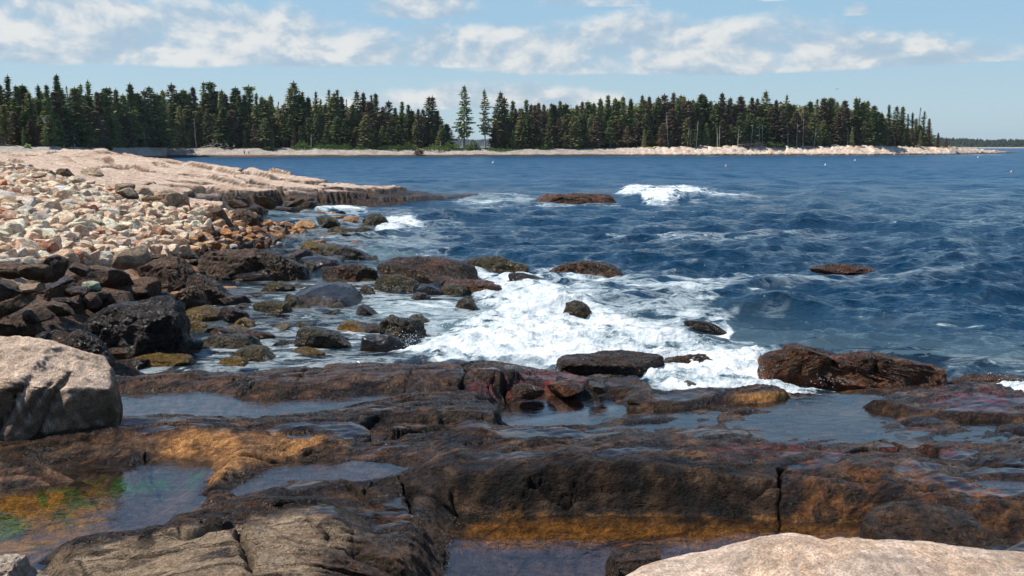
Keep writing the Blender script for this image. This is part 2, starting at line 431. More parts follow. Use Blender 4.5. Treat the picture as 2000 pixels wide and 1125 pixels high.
# headland: photo x, foot depth, cliff top height, crest depth, crest height
HEAD = [(300,58,1.25,85,2.98),(400,60,1.15,80,2.62),(450,61,1.10,79,2.42),(480,62,1.08,78,2.30),(560,64,1.05,73,2.02),(640,65,.98,71,1.55),(700,66.5,.90,70.5,1.30),(740,67,.85,71,1.15),(800,68.5,.62,73,.82),(860,71.5,.42,75.5,.52),(900,75,.25,78,.30),(935,79.5,.12,81,.14),(965,83,-.3,84,-.3),(1010,84,-1,85,-1)]
CRACKS = [([(445,1033),(470,1052),(490,1075),(503,1100),(500,1135)],1.0,.09,.030),([(300,1062),(380,1078),(455,1058)],1.0,.06,.02),([(120,1072),(250,1080),(300,1066)],1.0,.05,.018),([(130,1110),(330,1095),(490,1085)],1.0,.05,.018),
 ([(350,1045),(365,1075)],1.0,.05,.015),([(395,1040),(400,1062)],1.0,.04,.015),([(520,1030),(600,1020),(650,1040),(660,1070)],.9,.06,.02),([(560,1100),(700,1095),(840,1110)],.85,.04,.015),
 ([(600,1000),(680,1008),(760,998),(850,1004)],.8,.06,.02),([(793,915),(797,950),(799,985)],.8,.09,.022),([(880,935),(905,948),(930,945)],.8,.06,.02),([(1030,930),(1120,938),(1250,932)],.8,.05,.02),([(1400,930),(1470,938),(1530,930)],.8,.05,.02),([(1533,905),(1527,940),(1510,1010)],.8,.06,.018),([(700,985),(720,960),(745,940)],.75,.05,.02),([(900,985),(830,990),(760,978)],.6,.07,.025),
 ([(500,833),(640,813),(780,800),(850,785)],.55,.07,.03),([(620,800),(760,782),(890,764)],.5,.06,.025),([(640,745),(760,738),(905,728)],.5,.06,.025),([(430,772),(540,748),(640,732)],.45,.08,.03),([(230,757),(400,750),(545,737)],.45,.06,.025),
 ([(800,722),(790,745),(770,765)],.5,.05,.02),([(905,712),(912,735),(900,757)],.45,.08,.03),([(960,718),(985,745),(1000,765)],.35,.07,.03),([(600,728),(585,750)],.45,.05,.02),
 ([(700,872),(850,862),(1000,878),(1150,872)],.6,.06,.025),([(800,907),(950,886),(1100,878)],.8,.05,.02),([(1530,932),(1700,948),(2050,985)],.7,.08,.03),([(1640,905),(1800,915),(2100,935)],.55,.07,.03),([(690,830),(800,842),(930,838)],.55,.05,.02),
 ([(0,925),(70,918),(110,925)],.8,.06,.02),([(280,868),(330,893)],.86,.06,.02),([(60,880),(150,905)],.86,.06,.02),([(420,895),(520,885),(600,875),(660,868)],.82,.04,.02),([(385,880),(450,870),(560,862)],.84,.03,.02)]
def terrain_height(X, Y, detail=True, parts=False):
    Z = ctrl_surface(X, Y)
    if Y.max() > 50:
        hp = 1000 + F * X / Y + fbm2(X * .25, Y * .25, 3, 33) * 14
        A = np.array(HEAD); Yf, zc, Yc, zt = [np.interp(hp, A[:, 0], A[:, k]) for k in (1, 2, 3, 4)]
        Yf = Yf + fbm2(X * .22, Y * .1, 3, 37) * 1.6
        t = Y - Yf
        up = zc * ss(-.5, 1.1, t) - 1.3 * (1 - ss(-3.5, .2, t)) + (zt - zc) * np.clip((t - 1) / np.maximum(Yc - Yf - 1, .5), 0, 1)
        up = np.where(Y > Yc, zt - (Y - Yc) * (zt + 1.5) / 9.0, up)
        Z = np.where((hp > 300), Z + (np.maximum(up, np.minimum(Z, up + 0.0)) - Z) * ss(50, 56, Y) * ss(300, 420, hp), Z)
    wx = fbm2(X * 0.8, Y * 0.8, 2, 11, 0.35); wy = fbm2(X * 0.8, Y * 0.8, 2, 23, 0.35)
    near = 1 - ss(13, 20, Y)
    Xw = X + wx * 0.22 * near; Yw = Y + wy * 0.20 * near
    # jointed blocks on the shelf
    ca, sa = cos(0.42), sin(0.42)
    U = (X * ca + Y * sa); V = (-X * sa + Y * ca)
    bd, bid, ox, oy = cells2(U * 0.55 + wx * 0.5, V * 1.35 + wy * 0.5, 3)
    blocks = (bid - 0.5) * 0.17 + (ox * 0.6 - oy * 0.8) * 0.06
    cr = np.exp(-(bd / 0.035) ** 2)
    shelf = sdf([G(a, c, 0.12)[:2] for a, c in [(1000,840),(1200,805),(1500,780),(1700,790),(2300,800),(2300,880),(2000,880),(1640,890),(1400,890),(1150,880),(1000,870)]], X, Y, 1.0)
    shf = ss(-0.5, 0.4, shelf)
    Z = Z + near * (blocks - 0.11 * cr) * ss(-0.3, 0.2, Z) * (1 - 0.45 * shf) + 0.022 * shf
    # thin beds: the shelf climbs in small steps
    bw = fbm2(U * 0.35, V * 1.3, 4, 143) * 0.10
    sh_ = near * ss(0.16, 0.26, Z) * ss(9.6, 10.6, Y) * (1 - .6 * shf)
    bz = (Z + bw + U * 0.030) / 0.12; bk = np.floor(bz); bf = bz - bk
    Z = Z + ((bk + ss(0.84, 0.99, bf)) * 0.12 - bz * 0.12) * sh_ * 0.95
    cr = np.maximum(cr, .9 * ss(.80, .87, bf) * (1 - ss(.95, 1, bf)) * sh_)
    for k, (pts, zr, zf, zb, ew) in enumerate(SLABS):
        P = pxpoly(pts, zr)
        d = sdf(P, Xw, Yw, 0.8)
        m = d > -0.79
        if not m.any(): continue
        ys = [p[1] for p in P]; y0, y1 = min(ys), max(ys)
        if zf == 1.0 and zb == 1.0:
            px = 1000 + F * X[m] / Y[m]
            top = np.interp(px, [a for a, _ in WALL_TOP], [c for _, c in WALL_TOP])
            lo = 1.0
            prof = 1 - ss(0.0, 0.20, -d[m] + 0.12)
            t = top - 0.05 + 0.07 * fbm2(X[m] * 1.6, Y[m] * 0.8, 3, 171)
            base = Z[m]
            zz = np.where(d[m] > -0.1, base + (np.maximum(t - 0.10 * (1 - ss(0, 0.35, d[m])), base) - base) * ss(-0.13, 0.17, d[m]), base)
            Z[m] = zz
        else:
            t = np.clip((Y[m] - y0) / max(y1 - y0, 1e-3), 0, 1)
            top = zf + (zb - zf) * t + (bid[m] - 0.5) * 0.04
            s = ss(-ew * 1.1 - 0.02, ew * 0.9, d[m])
            Z[m] = Z[m] + (np.maximum(top, Z[m]) - Z[m]) * s
    pool = np.full(X.shape, -1.0)
    pd = np.full(X.shape, -9.0)
    for name, (pts, zw, dep) in POOLS.items():
        P = pxpoly(pts, zw)
        d = sdf(P, X + wx * 0.06, Y + wy * 0.06, 0.6)
        ins = d > 0
        Zo = zw + (Z - zw) * ss(-0.01, 0.34, -d)
        Z = np.where(ins, np.minimum(Z, zw - 0.004 - np.minimum(dep, d * 0.6)), Z)
        Z = np.where((~ins) & (d > -0.59), np.maximum(np.where(Z > zw, np.minimum(Z, Zo), Z), zw + np.minimum(0.03, -d * 0.4) - 0.004), Z)
        pd = np.maximum(pd, d)
    nrr = near.max() > 0
    if nrr:
        for pts, zr, dp, wd in CRACKS:
            P = [G(a, c, zr)[:2] for a, c in pts]
            xs_ = [p[0] for p in P]; ys_ = [p[1] for p in P]
            m = (X > min(xs_) - .4) & (X < max(xs_) + .4) & (Y > min(ys_) - .4) & (Y < max(ys_) + .4)
            if not m.any(): continue
            xx = X[m] + wx[m] * .12 + .03 * perlin2(X[m] * 7, Y[m] * 7, 5); yy = Y[m] + wy[m] * .10 + .03 * perlin2(X[m] * 7, Y[m] * 7, 8)
            dd = np.full(xx.shape, 9.0)
            for i in range(len(P) - 1):
                ax_, ay_ = P[i]; ex, ey = P[i + 1][0] - ax_, P[i + 1][1] - ay_
                t_ = np.clip(((xx - ax_) * ex + (yy - ay_) * ey) / (ex * ex + ey * ey), 0, 1)
                dd = np.minimum(dd, np.hypot(xx - ax_ - t_ * ex, yy - ay_ - t_ * ey))
            g_ = np.exp(-(dd / wd) ** 2)
            Z[m] -= dp * g_; cr[m] = np.maximum(cr[m], g_)
    # headland: ledges stepping down to the sea
    px, py = to_px(X, Y, Z)
    head = ss(38, 50, Y) * ss(0.15, 0.5, Z) * (1 - ss(130, 160, Y))
    st = 0.38
    zz = Z + fbm2(X * 0.05, Y * 0.10, 3, 41) * 0.35 + X * 0.105
    k = np.floor(zz / st); fr = zz / st - k
    terr = (k + ss(0.88, 0.99, fr)) * st - (zz - Z)
    Z = Z + (terr - Z) * head * 0.85
    hb, hid, hx, hy = cells2(X * 0.15 + 0.3 * fbm2(X * .2, Y * .2, 3, 5), Y * 0.42 + X * 0.12, 9)
    Z = Z + head * ((hid - 0.5) * 0.40 - 0.34 * np.exp(-(hb / 0.08) ** 2) + hx * 0.10 - hy * 0.22)
    # general roughness
    n1 = fbm2(X * 1.1, Y * 1.1, 4, 51)
    n2 = fbm2(U * 0.9, V * 5.5, 4, 61, 0.5, ridged=True)
    n3 = fbm2(X * 8, Y * 8, 4, 71, 0.6)
    amp = 1 - 0.75 * ss(-0.1, 0.15, pd) * 1.0
    flat = sdf([G(a, c, 0.12)[:2] for a, c in [(1000,840),(1200,805),(1500,792),(1700,800),(2300,830),(2300,880),(2000,880),(1640,890),(1400,890),(1150,872),(1000,860)]], X, Y, 1.0)
    fl = ss(-0.5, 0.5, flat) * 0.35
    film = ss(0.02, 0.16, fbm2(U * 0.55 + 3, V * 1.7, 3, 91)) * near * ss(0.0, 0.3, ss(4, 6, Y))
    n2 = n2 * (1 - 0.8 * film)
    Z = Z + (n1 * 0.07 * (1 - 0.5 * ss(40, 60, Y)) + n2 * 0.034 * (1 - fl) + n3 * 0.011 * (1 - .8 * film)) * amp * (1 - fl * 0.4)
    Z = Z + ss(18, 40, Y) * ss(0.1, 0.6, Z) * fbm2(X * 0.35, Y * 0.7, 4, 81) * 0.09
    # nothing in front of a pool stands higher than the line of sight along its near bank
    if Z.size > 100 and near.max() > 0:
        rows = slice(0, int((Y[:, 0] < 20).sum())) if Z.shape[0] > 1 else None
        if rows is not None:
            z = Z[rows].copy(); z_in = z.copy(); x = X[rows]; y = Y[rows]
            for name, (pts, zw, dep) in list(POOLS.items()) + [('shelf', (SHELF, 0.165, 0))]:
                Pp = [(a, c) for a, c in pts]
                P = pxpoly(pts, zw); yf = max(p[1] for p in P)
                m = (z > zw + 0.01) & (y < yf)
                xx, yy = x[m], y[m]; zz = z[m]
                act = np.ones(xx.shape, bool)
                for it in range(60):
                    a, c = to_px(xx[act], yy[act], zz[act])
                    gy = (zw - H) * yy[act] / (zz[act] - H)      # depth where this line of sight meets the water
                    ins = (sdf(Pp, a, c, 3.0) > -1.0) & (yy[act] < gy)
                    idx = np.nonzero(act)[0]
                    zz[idx[ins]] -= 0.012
                    act[idx[~ins]] = False
                    act &= zz > zw
                    if not act.any(): break
                z[m] = zz
            dl = z_in - z
            for it in range(3):
                for ax_, w_ in ((0, 5), (1, 4)):
                    dl = sum(np.roll(dl, k_, ax_) for k_ in range(-w_, w_ + 1)) / (2 * w_ + 1)
            Z[rows] = z_in - np.maximum(dl, (z_in - z) * 0.6)
            Z[rows] = np.where((pd[rows] > 0.02), np.minimum(Z[rows], z_in), Z[rows])
    return (Z, pd, U, V, bid, cr, film) if parts else Z

def build_terrain():
    ys = [2.2]
    while ys[-1] < 150:
        y = ys[-1]; ys.append(y + min(max(y * y, 16) / (3 * 995.0) * 0.55, 0.0042 * y) / Q)
    ys = np.array(ys)
    us = np.concatenate([np.linspace(-1.15, -.57, 50), np.linspace(-0.565, 0.565, int(900 * Q)), np.linspace(.57, 1.25, 60)])
    Y, U0 = np.meshgrid(ys, us, indexing='ij')
    X = U0 * Y
    Z, pd, U, V, bid, cr, film = terrain_height(X, Y, parts=True)
    X0, Y0 = X.copy(), Y.copy()
    nr = int((ys < 17).sum())
    gx = np.gradient(Z, axis=1) / np.gradient(X, axis=1); gy = np.gradient(Z, axis=0) / np.gradient(ys)[:, None]
    nn = np.sqrt(1 + gx * gx + gy * gy); slope = 1 - 1 / nn
    Pn = np.stack([X[:nr].ravel(), Y[:nr].ravel(), Z[:nr].ravel()], 1)
    dsp = fbm3(Pn * np.array([2.2, 2.2, 3.0]), 5, 301, 0.55, ridged=True).reshape(nr, -1) - 0.2
    am = (0.010 + 0.030 * ss(0.10, 0.45, slope[:nr])) * (1 - .7 * film[:nr]) * (1 - 0.8 * ss(-0.02, 0.12, pd[:nr]))
    X = X.copy(); Y = Y.copy()
    X[:nr] += -gx[:nr] / nn[:nr] * dsp * am; Y[:nr] += -gy[:nr] / nn[:nr] * dsp * am; Z[:nr] += dsp * am / nn[:nr]
    px, py = to_px(X, Y, Z)
    # ---------------- colour
    c = lambda r, g, b: np.array([r, g, b], float)
    n_a = fbm2(X * 1.3, Y * 1.3, 5, 101); n_b = fbm2(U * 1.5, V * 5.0, 5, 111, 0.6); n_c = fbm2(X * 4, Y * 4, 4, 121)
    T = np.zeros(X.shape + (3,)); T[:] = c(0.042, 0.024, 0.013)
    W = np.full(X.shape, 0.85)
    def blend(mask, col, wet=None):
        nonlocal T, W
        mk = np.clip(mask, 0, 1)
        T = T + (np.asarray(col) - T) * mk[..., None]
        if wet is not None: W = W + (wet - W) * mk
    blend(ss(0.0, 0.32, n_b), c(0.135, 0.064, 0.025))
    blend(ss(-0.08, 0.22, n_a) * 0.85, c(0.016, 0.011, 0.009))
    def zone(pts, soft=14, wob=22):
        d = sdf(pts, px + n_a * wob * 1.6, py + n_c * wob * 0.5, soft * 2.5)
        return ss(-soft, soft, d)
    # red weed
    blend(zone([(925,750),(1000,728),(1090,726),(1150,745),(1120,768),(1000,775),(930,775)]) * ss(-0.15, 0.25, n_c + 0.1), c(0.17, 0.035, 0.025))
    blend(zone([(1800,770),(1900,755),(2100,760),(2100,800),(1850,800)]) * ss(-0.1, 0.3, n_c), c(0.14, 0.03, 0.025))
    blend(zone([(1380,880),(1450,865),(1900,870),(1900,895),(1400,898)]) * ss(0.0, 0.3, n_c), c(0.11, 0.028, 0.02))
    # brown reddish upper ridge
    blend(zone([(225,735),(620,722),(900,705),(900,745),(500,770),(225,768)]) * ss(-0.2, 0.2, n_b + 0.05), c(0.12, 0.062, 0.034), 0.7)
    # orange slab
    blend(zone([(300,852),(370,838),(560,850),(690,862),(660,885),(560,895),(480,915),(420,945),(400,935),(415,900),(330,896),(300,880)], 12, 26) * ss(-0.30, 0.12, n_b * .6 + n_a * .6 + 0.08), c(0.43, 0.20, 0.065), 0.6)
    blend(zone([(300,852),(370,838),(560,850),(690,862),(660,885),(560,895),(480,915),(300,880)], 12, 26) * ss(0.0, 0.3, n_a - .5 * n_b) * .7, c(0.24, 0.115, 0.04), 0.7)
    blend(zone([(180,842),(330,850),(320,885),(200,875)], 12, 18) * 0.6, c(0.2, 0.10, 0.045), 0.6)
    blend(zone([(1290,772),(1545,765),(1535,782),(1400,790)], 5, 6) * ss(1400, 1500, px), c(0.48, 0.22, 0.06), 0.6)
    # wall: brown, warmer to the right
    blend(zone([(1530,905),(2100,940),(2100,1040),(1560,1020)]) * ss(-0.15, 0.3, n_c), c(0.125, 0.052, 0.018), 0.85)
    wallz = zone([(790,905),(1100,893),(1530,908),(1540,1010),(900,1004),(790,985)], 6, 8)
    blend(wallz, c(0.027, 0.017, 0.011), 0.45)
    blend(wallz * ss(0.05, 0.35, n_c + .5 * n_a), c(0.070, 0.042, 0.024), 0.40)
    blend(wallz * ss(0.0, 0.3, -n_c - .4 * n_a), c(0.010, 0.008, 0.007), 0.55)
    blend(zone([(960,998),(1690,1010),(1690,1030),(960,1020)], 4, 6) * ss(-0.15, 0.25, n_c), c(0.16, 0.075, 0.022))
    # dry grey-tan top of the foreground slab
    tan = zone([(112,1078),(330,1050),(450,1035),(540,1003),(640,1015),(720,1050),(640,1090),(560,1140),(560,1300),(60,1300)], 16, 40)
    blend(tan * ss(-0.45, -0.05, n_b), c(0.35, 0.25, 0.16), 0.05)
    blend(tan * ss(0.0, 0.35, n_a + .5 * n_b) * .8, c(0.20, 0.13, 0.08), 0.12)
    blend(tan * ss(0.1, 0.4, n_b) * .6, c(0.44, 0.34, 0.24), 0.05)
    blend(zone([(300,1043),(330,1030),(420,1027),(448,1040),(450,1055),(380,1075),(305,1072)], 5, 5), c(0.40, 0.29, 0.19), 0.05)
    blend(zone([(560,1080),(850,1040),(870,1125),(700,1200)], 25, 40) * 0.6, c(0.10, 0.055, 0.03), 0.6)
    # left slabs edge
    blend(zone([(-200,895),(60,905),(165,940),(0,960),(-200,960)], 8, 12) * ss(-0.2, 0.2, n_b), c(0.22, 0.12, 0.07), 0.4)
    blend(zone([(50,862),(290,868),(300,885),(200,895),(60,895)], 8, 12) * ss(-0.15, 0.2, n_b) * 0.8, c(0.17, 0.095, 0.05), 0.45)
    # pool beds
    inp = ss(0.0, 0.10, pd) * (Y < 20)
    blend(inp, c(0.11, 0.065, 0.06), 0.5)
    blend(inp * ss(0.0, 0.35, n_a), c(0.18, 0.11, 0.10), 0.5)
    blend(inp * zone([(-200,960),(165,945),(420,920),(430,940),(300,960),(0,975),(-200,975)], 10, 22) * ss(-0.25, 0.1, n_c), c(0.04, 0.22, 0.015), 0.5)
    blend(inp * zone([(-200,960),(215,950),(215,990),(190,1040),(90,1090),(-200,1150)], 22, 40), c(0.42, 0.19, 0.02), 0.5)
    blend(inp * zone([(-200,960),(235,950),(215,1010),(90,1070),(-200,1150)], 22, 40) * ss(-0.05, 0.28, n_c), c(0.08, 0.16, 0.015), 0.5)
    blend(inp * zone([(880,1000),(1700,1000),(1700,1060),(880,1075)], 12, 20), c(0.28, 0.12, 0.025), 0.5)
    # shelf on the right: dark weed over rock, pinkish sand between
    fz = zone([(1000,800),(1200,792),(2300,790),(2300,890),(1000,890)], 20, 20)
    blend(fz * ss(0.14, 0.03, Z) * ss(-0.1, 0.2, n_a), c(0.20, 0.11, 0.09), 0.8)
    # ---- farther land
    far = ss(17, 23, Y) * ss(-0.2, 0.15, Z)
    blend(far * (px < 900), c(0.30, 0.15, 0.07), 0.5)
    dry = ss(0.45, 1.05, Z + n_a * 0.35 - 0.1 * ss(60, 75, Y)) * ss(17, 24, Y)
    blend(dry, c(0.66, 0.49, 0.365), 0.03)
    blend(dry * ss(0.05, 0.35, fbm2(X * .25, Y * .25, 4, 131)) * 0.6, c(0.46, 0.29, 0.19))
    blend(dry * ss(0.0, 0.4, fbm2(X * .9, Y * .6, 4, 133)) * 0.5, c(0.70, 0.56, 0.44))
    tid = ss(36, 44, Y) * (1 - ss(0.80, 1.15, Z - 1.0 * ss(0.08, 0.35, slope) * ss(350, 430, px) + n_a * 0.3)) * ss(-0.1, 0.05, Z)
    blend(dry * ss(0.03, 0.22, slope) * ss(36, 42, Y) * 0.92, c(0.17, 0.105, 0.065), 0.05)  # steep ledge faces: stain and their shade painted in one brown
    blend(tid, c(0.034, 0.020, 0.011), 0.75)
    blend(tid * ss(0.05, 0.4, n_a), c(0.10, 0.052, 0.018), 0.75)
    blend(ss(0.2, 0.0, Z) * ss(17, 20, Y) * 0.8, c(0.045, 0.024, 0.013), 0.9)
    # grey gravel behind the headland
    blend(ss(95, 112, Y) * dry, c(0.36, 0.32, 0.28), 0.0)
    W = W - 0.35 * ss(0.15, 0.5, slope) * (Y < 20)
    fm = film * (1 - ss(0.02, 0.10, slope)) * ss(0.6, 0.8, W) * (Y < 19)
    W = np.maximum(W * (1 - fm * 0), 0) + (1.0 - W) * fm
    T = T * (1 - 0.35 * fm)[..., None]
    T = T * (1 - 0.65 * cr * (Y < 18))[..., None]
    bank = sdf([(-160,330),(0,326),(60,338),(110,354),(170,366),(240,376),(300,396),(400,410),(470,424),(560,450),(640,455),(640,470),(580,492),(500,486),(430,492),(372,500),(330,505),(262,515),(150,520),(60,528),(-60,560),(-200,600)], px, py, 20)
    T = T * (1 - 0.45 * ss(-8, 4, bank) * (Y > 18))[..., None]  # ground between the cobbles painted darker, to read as shaded crevices
    keep = (Z > -0.75) | (Y < 13)
    keep |= (pd > -0.5)
    V3 = np.stack([X, Y, Z], -1).reshape(-1, 3)
    f = grid_faces(len(ys), len(us), keep)
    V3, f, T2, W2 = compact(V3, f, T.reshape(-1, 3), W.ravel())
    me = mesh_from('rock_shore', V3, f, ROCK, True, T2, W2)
    o = link_mesh('rock_shore', me); tag(o, kind='structure')
    return o
build_terrain()

_cache = {}
def ground(x, y):
    return float(terrain_height(np.array([[x]], float), np.array([[y]], float))[0, 0])
def ground_many(xs, ys):
    return terrain_height(np.array([xs], float), np.array([ys], float))[0]
# ------------------------------------------------------------------ sea
def foam_material_nodes(b, pos):
    n = b.noise(pos, 5.0, 6, 0.7)
    return n

def make_sea_material():
    m, nt = new_mat('sea_water'); b = NB(nt)
    geo = b.n('ShaderNodeNewGeometry'); pos = geo.outputs['Position']
    foam = b.n('ShaderNodeAttribute', attribute_name='foam').outputs['Fac']
    shal = b.n('ShaderNodeAttribute', attribute_name='shallow').outputs['Fac']
    # fine ripples, stretched along the crests
    p1 = b.mapping(pos, (1.0, 1.5, 1.0))
    r1 = b.noise(p1, 1.6, 5, 0.62, 0.5)
    r2 = b.noise(p1, 7.0, 4, 0.6, 0.4)
    hh = b.math('ADD', b.math('MULTIPLY', r1, 0.50), b.math('MULTIPLY', r2, 0.10))
    hf = b.noise(pos, 14.0, 4, 0.7)
    # foam coverage
    s1 = b.noise(b.mapping(pos, (0.6, 1.25, 1.0), (0, 0, 0.12)), 0.95, 9, 0.66, 0.75)
    s2 = b.noise(b.mapping(pos, (0.7, 1.3, 1.0), (0, 0, -0.1)), 3.2, 7, 0.62, 0.6)
    cov = b.math('ADD', b.math('MULTIPLY', s1, 0.65), b.math('MULTIPLY', s2, 0.35))
    lace = b.math('SUBTRACT', 1.0, b.math('MULTIPLY', b.math('ABSOLUTE', b.math('SUBTRACT', s1, 0.5)), 16.0), clamp=True)
    x = b.math('ADD', b.math('MULTIPLY', b.math('SUBTRACT', cov, 0.5), 3.4), foam)
    thick = b.mapr(x, 0.50, 0.82)
    thin = b.math('MULTIPLY', b.math('MULTIPLY', lace, b.mapr(foam, 0.12, 0.5)), 0.8)
    fm = b.math('MAXIMUM', thick, thin)
    milk = b.mapr(x, 0.2, 0.8, 0.0, 0.55)
    deep = b.mix(b.mapr(b.noise(pos, 0.05, 3, 0.5), 0.35, 0.65), (0.003, 0.025, 0.055, 1), (0.004, 0.032, 0.068, 1))
    sp0 = b.n('ShaderNodeSeparateXYZ'); b.l(pos, sp0.inputs[0])
    deep = b.mix(b.mapr(sp0.outputs[1], 35, 130), deep, (0.002, 0.052, 0.118, 1))
    c1 = b.mix(b.math('MULTIPLY', shal, 0.75), deep, (0.028, 0.030, 0.026, 1))
    c1 = b.mix(b.math('MULTIPLY', milk, 0.8), c1, (0.16, 0.25, 0.27, 1))
    bs = b.n('ShaderNodeBsdfPrincipled'); bs.inputs['IOR'].default_value = 1.333
    b.l(c1, bs.inputs['Base Color'])
    sp = b.n('ShaderNodeSeparateXYZ'); b.l(pos, sp.inputs[0])
    # beyond the reach of the mesh the unresolved chop is carried by the roughness
    b.l(b.mapr(sp.outputs[1], 40, 150, 0.07, 0.32), bs.inputs['Roughness'])
    bp0 = b.n('ShaderNodeBump'); bp0.inputs['Strength'].default_value = 1.0; bp0.inputs['Distance'].default_value = 0.35
    b.l(hh, bp0.inputs['Height'])
    # wind ripples too small for the mesh: tilt the normal directly
    rp = b.n('ShaderNodeTexNoise'); rp.inputs['Scale'].default_value = 3.6; rp.inputs['Detail'].default_value = 5; rp.inputs['Roughness'].default_value = 0.7
    b.l(p1, rp.inputs['Vector'])
    sub = b.n('ShaderNodeVectorMath'); sub.operation = 'SUBTRACT'; b.l(rp.outputs['Color'], sub.inputs[0]); sub.inputs[1].default_value = (.5, .5, .5)
    mul = b.n('ShaderNodeVectorMath'); mul.operation = 'MULTIPLY'; sc_ = b.n('ShaderNodeVectorMath'); sc_.operation = 'SCALE'; b.l(sub.outputs[0], sc_.inputs[0])
    sp2 = b.n('ShaderNodeSeparateXYZ'); b.l(pos, sp2.inputs[0]); b.l(b.mapr(sp2.outputs[1], 80, 300, 1.0, 0.45), sc_.inputs['Scale'])
    b.l(sc_.outputs[0], mul.inputs[0]); mul.inputs[1].default_value = (1.2, 2.0, 0)
    # wind waves beyond the mesh: broader tilts, only far out
    rq = b.n('ShaderNodeTexNoise'); rq.inputs['Scale'].default_value = 0.42; rq.inputs['Detail'].default_value = 3; rq.inputs['Roughness'].default_value = 0.6
    b.l(b.mapping(pos, (0.8, 1.0, 1.0), (0, 0, 0.1)), rq.inputs['Vector'])
    sq = b.n('ShaderNodeVectorMath'); sq.operation = 'SUBTRACT'; b.l(rq.outputs['Color'], sq.inputs[0]); sq.inputs[1].default_value = (.5, .5, .5)
    mq = b.n('ShaderNodeVectorMath'); mq.operation = 'MULTIPLY'; b.l(sq.outputs[0], mq.inputs[0]); mq.inputs[1].default_value = (.6, 1.9, 0)
    mq2 = b.n('ShaderNodeVectorMath'); mq2.operation = 'SCALE'; b.l(mq.outputs[0], mq2.inputs[0]); b.l(b.mapr(sp2.outputs[1], 40, 130, 0.25, 1.0), mq2.inputs['Scale'])
    add0 = b.n('ShaderNodeVectorMath'); add0.operation = 'ADD'; b.l(bp0.outputs[0], add0.inputs[0]); b.l(mq2.outputs[0], add0.inputs[1])
    add = b.n('ShaderNodeVectorMath'); add.operation = 'ADD'; b.l(add0.outputs[0], add.inputs[0]); b.l(mul.outputs[0], add.inputs[1])
    bp = b.n('ShaderNodeVectorMath'); bp.operation = 'NORMALIZE'; b.l(add.outputs[0], bp.inputs[0])
    b.l(bp.outputs[0], bs.inputs['Normal'])
    ft = b.n('ShaderNodeBsdfPrincipled'); ft.inputs['Roughness'].default_value = 0.9
    b.l(b.mix(b.mapr(x, 0.55, 1.35), (0.50, 0.58, 0.60, 1), (0.84, 0.86, 0.86, 1)), ft.inputs['Base Color'])
    ft.inputs['Specular IOR Level'].default_value = 0.2
    bp2 = b.n('ShaderNodeBump'); bp2.inputs['Strength'].default_value = 0.7; bp2.inputs['Distance'].default_value = 0.25
    b.l(b.math('ADD', cov, b.math('MULTIPLY', hf, 0.3)), bp2.inputs['Height']); b.l(bp2.outputs[0], ft.inputs['Normal'])
    # shallow water lets the rock below through
    tr = b.n('ShaderNodeBsdfTransparent'); tr.inputs[0].default_value = (0.62, 0.72, 0.72, 1)
    gl = b.n('ShaderNodeBsdfGlossy'); gl.inputs['Roughness'].default_value = 0.07; b.l(bp.outputs[0], gl.inputs['Normal'])
    fr = b.n('ShaderNodeFresnel'); fr.inputs['IOR'].default_value = 1.333; b.l(bp.outputs[0], fr.inputs['Normal'])
    sh = b.n('ShaderNodeMixShader'); b.l(fr.outputs[0], sh.inputs[0]); b.l(tr.outputs[0], sh.inputs[1]); b.l(gl.outputs[0], sh.inputs[2])
    wmix = b.n('ShaderNodeMixShader'); b.l(b.math('MULTIPLY', shal, b.math('SUBTRACT', 1.0, milk)), wmix.inputs[0])
    b.l(bs.outputs[0], wmix.inputs[1]); b.l(sh.outputs[0], wmix.inputs[2])
    mx = b.n('ShaderNodeMixShader'); b.l(fm, mx.inputs[0]); b.l(wmix.outputs[0], mx.inputs[1]); b.l(ft.outputs[0], mx.inputs[2])
    o = b.n('ShaderNodeOutputMaterial'); b.l(mx.outputs[0], o.inputs[0])
    return m
SEA = make_sea_material()

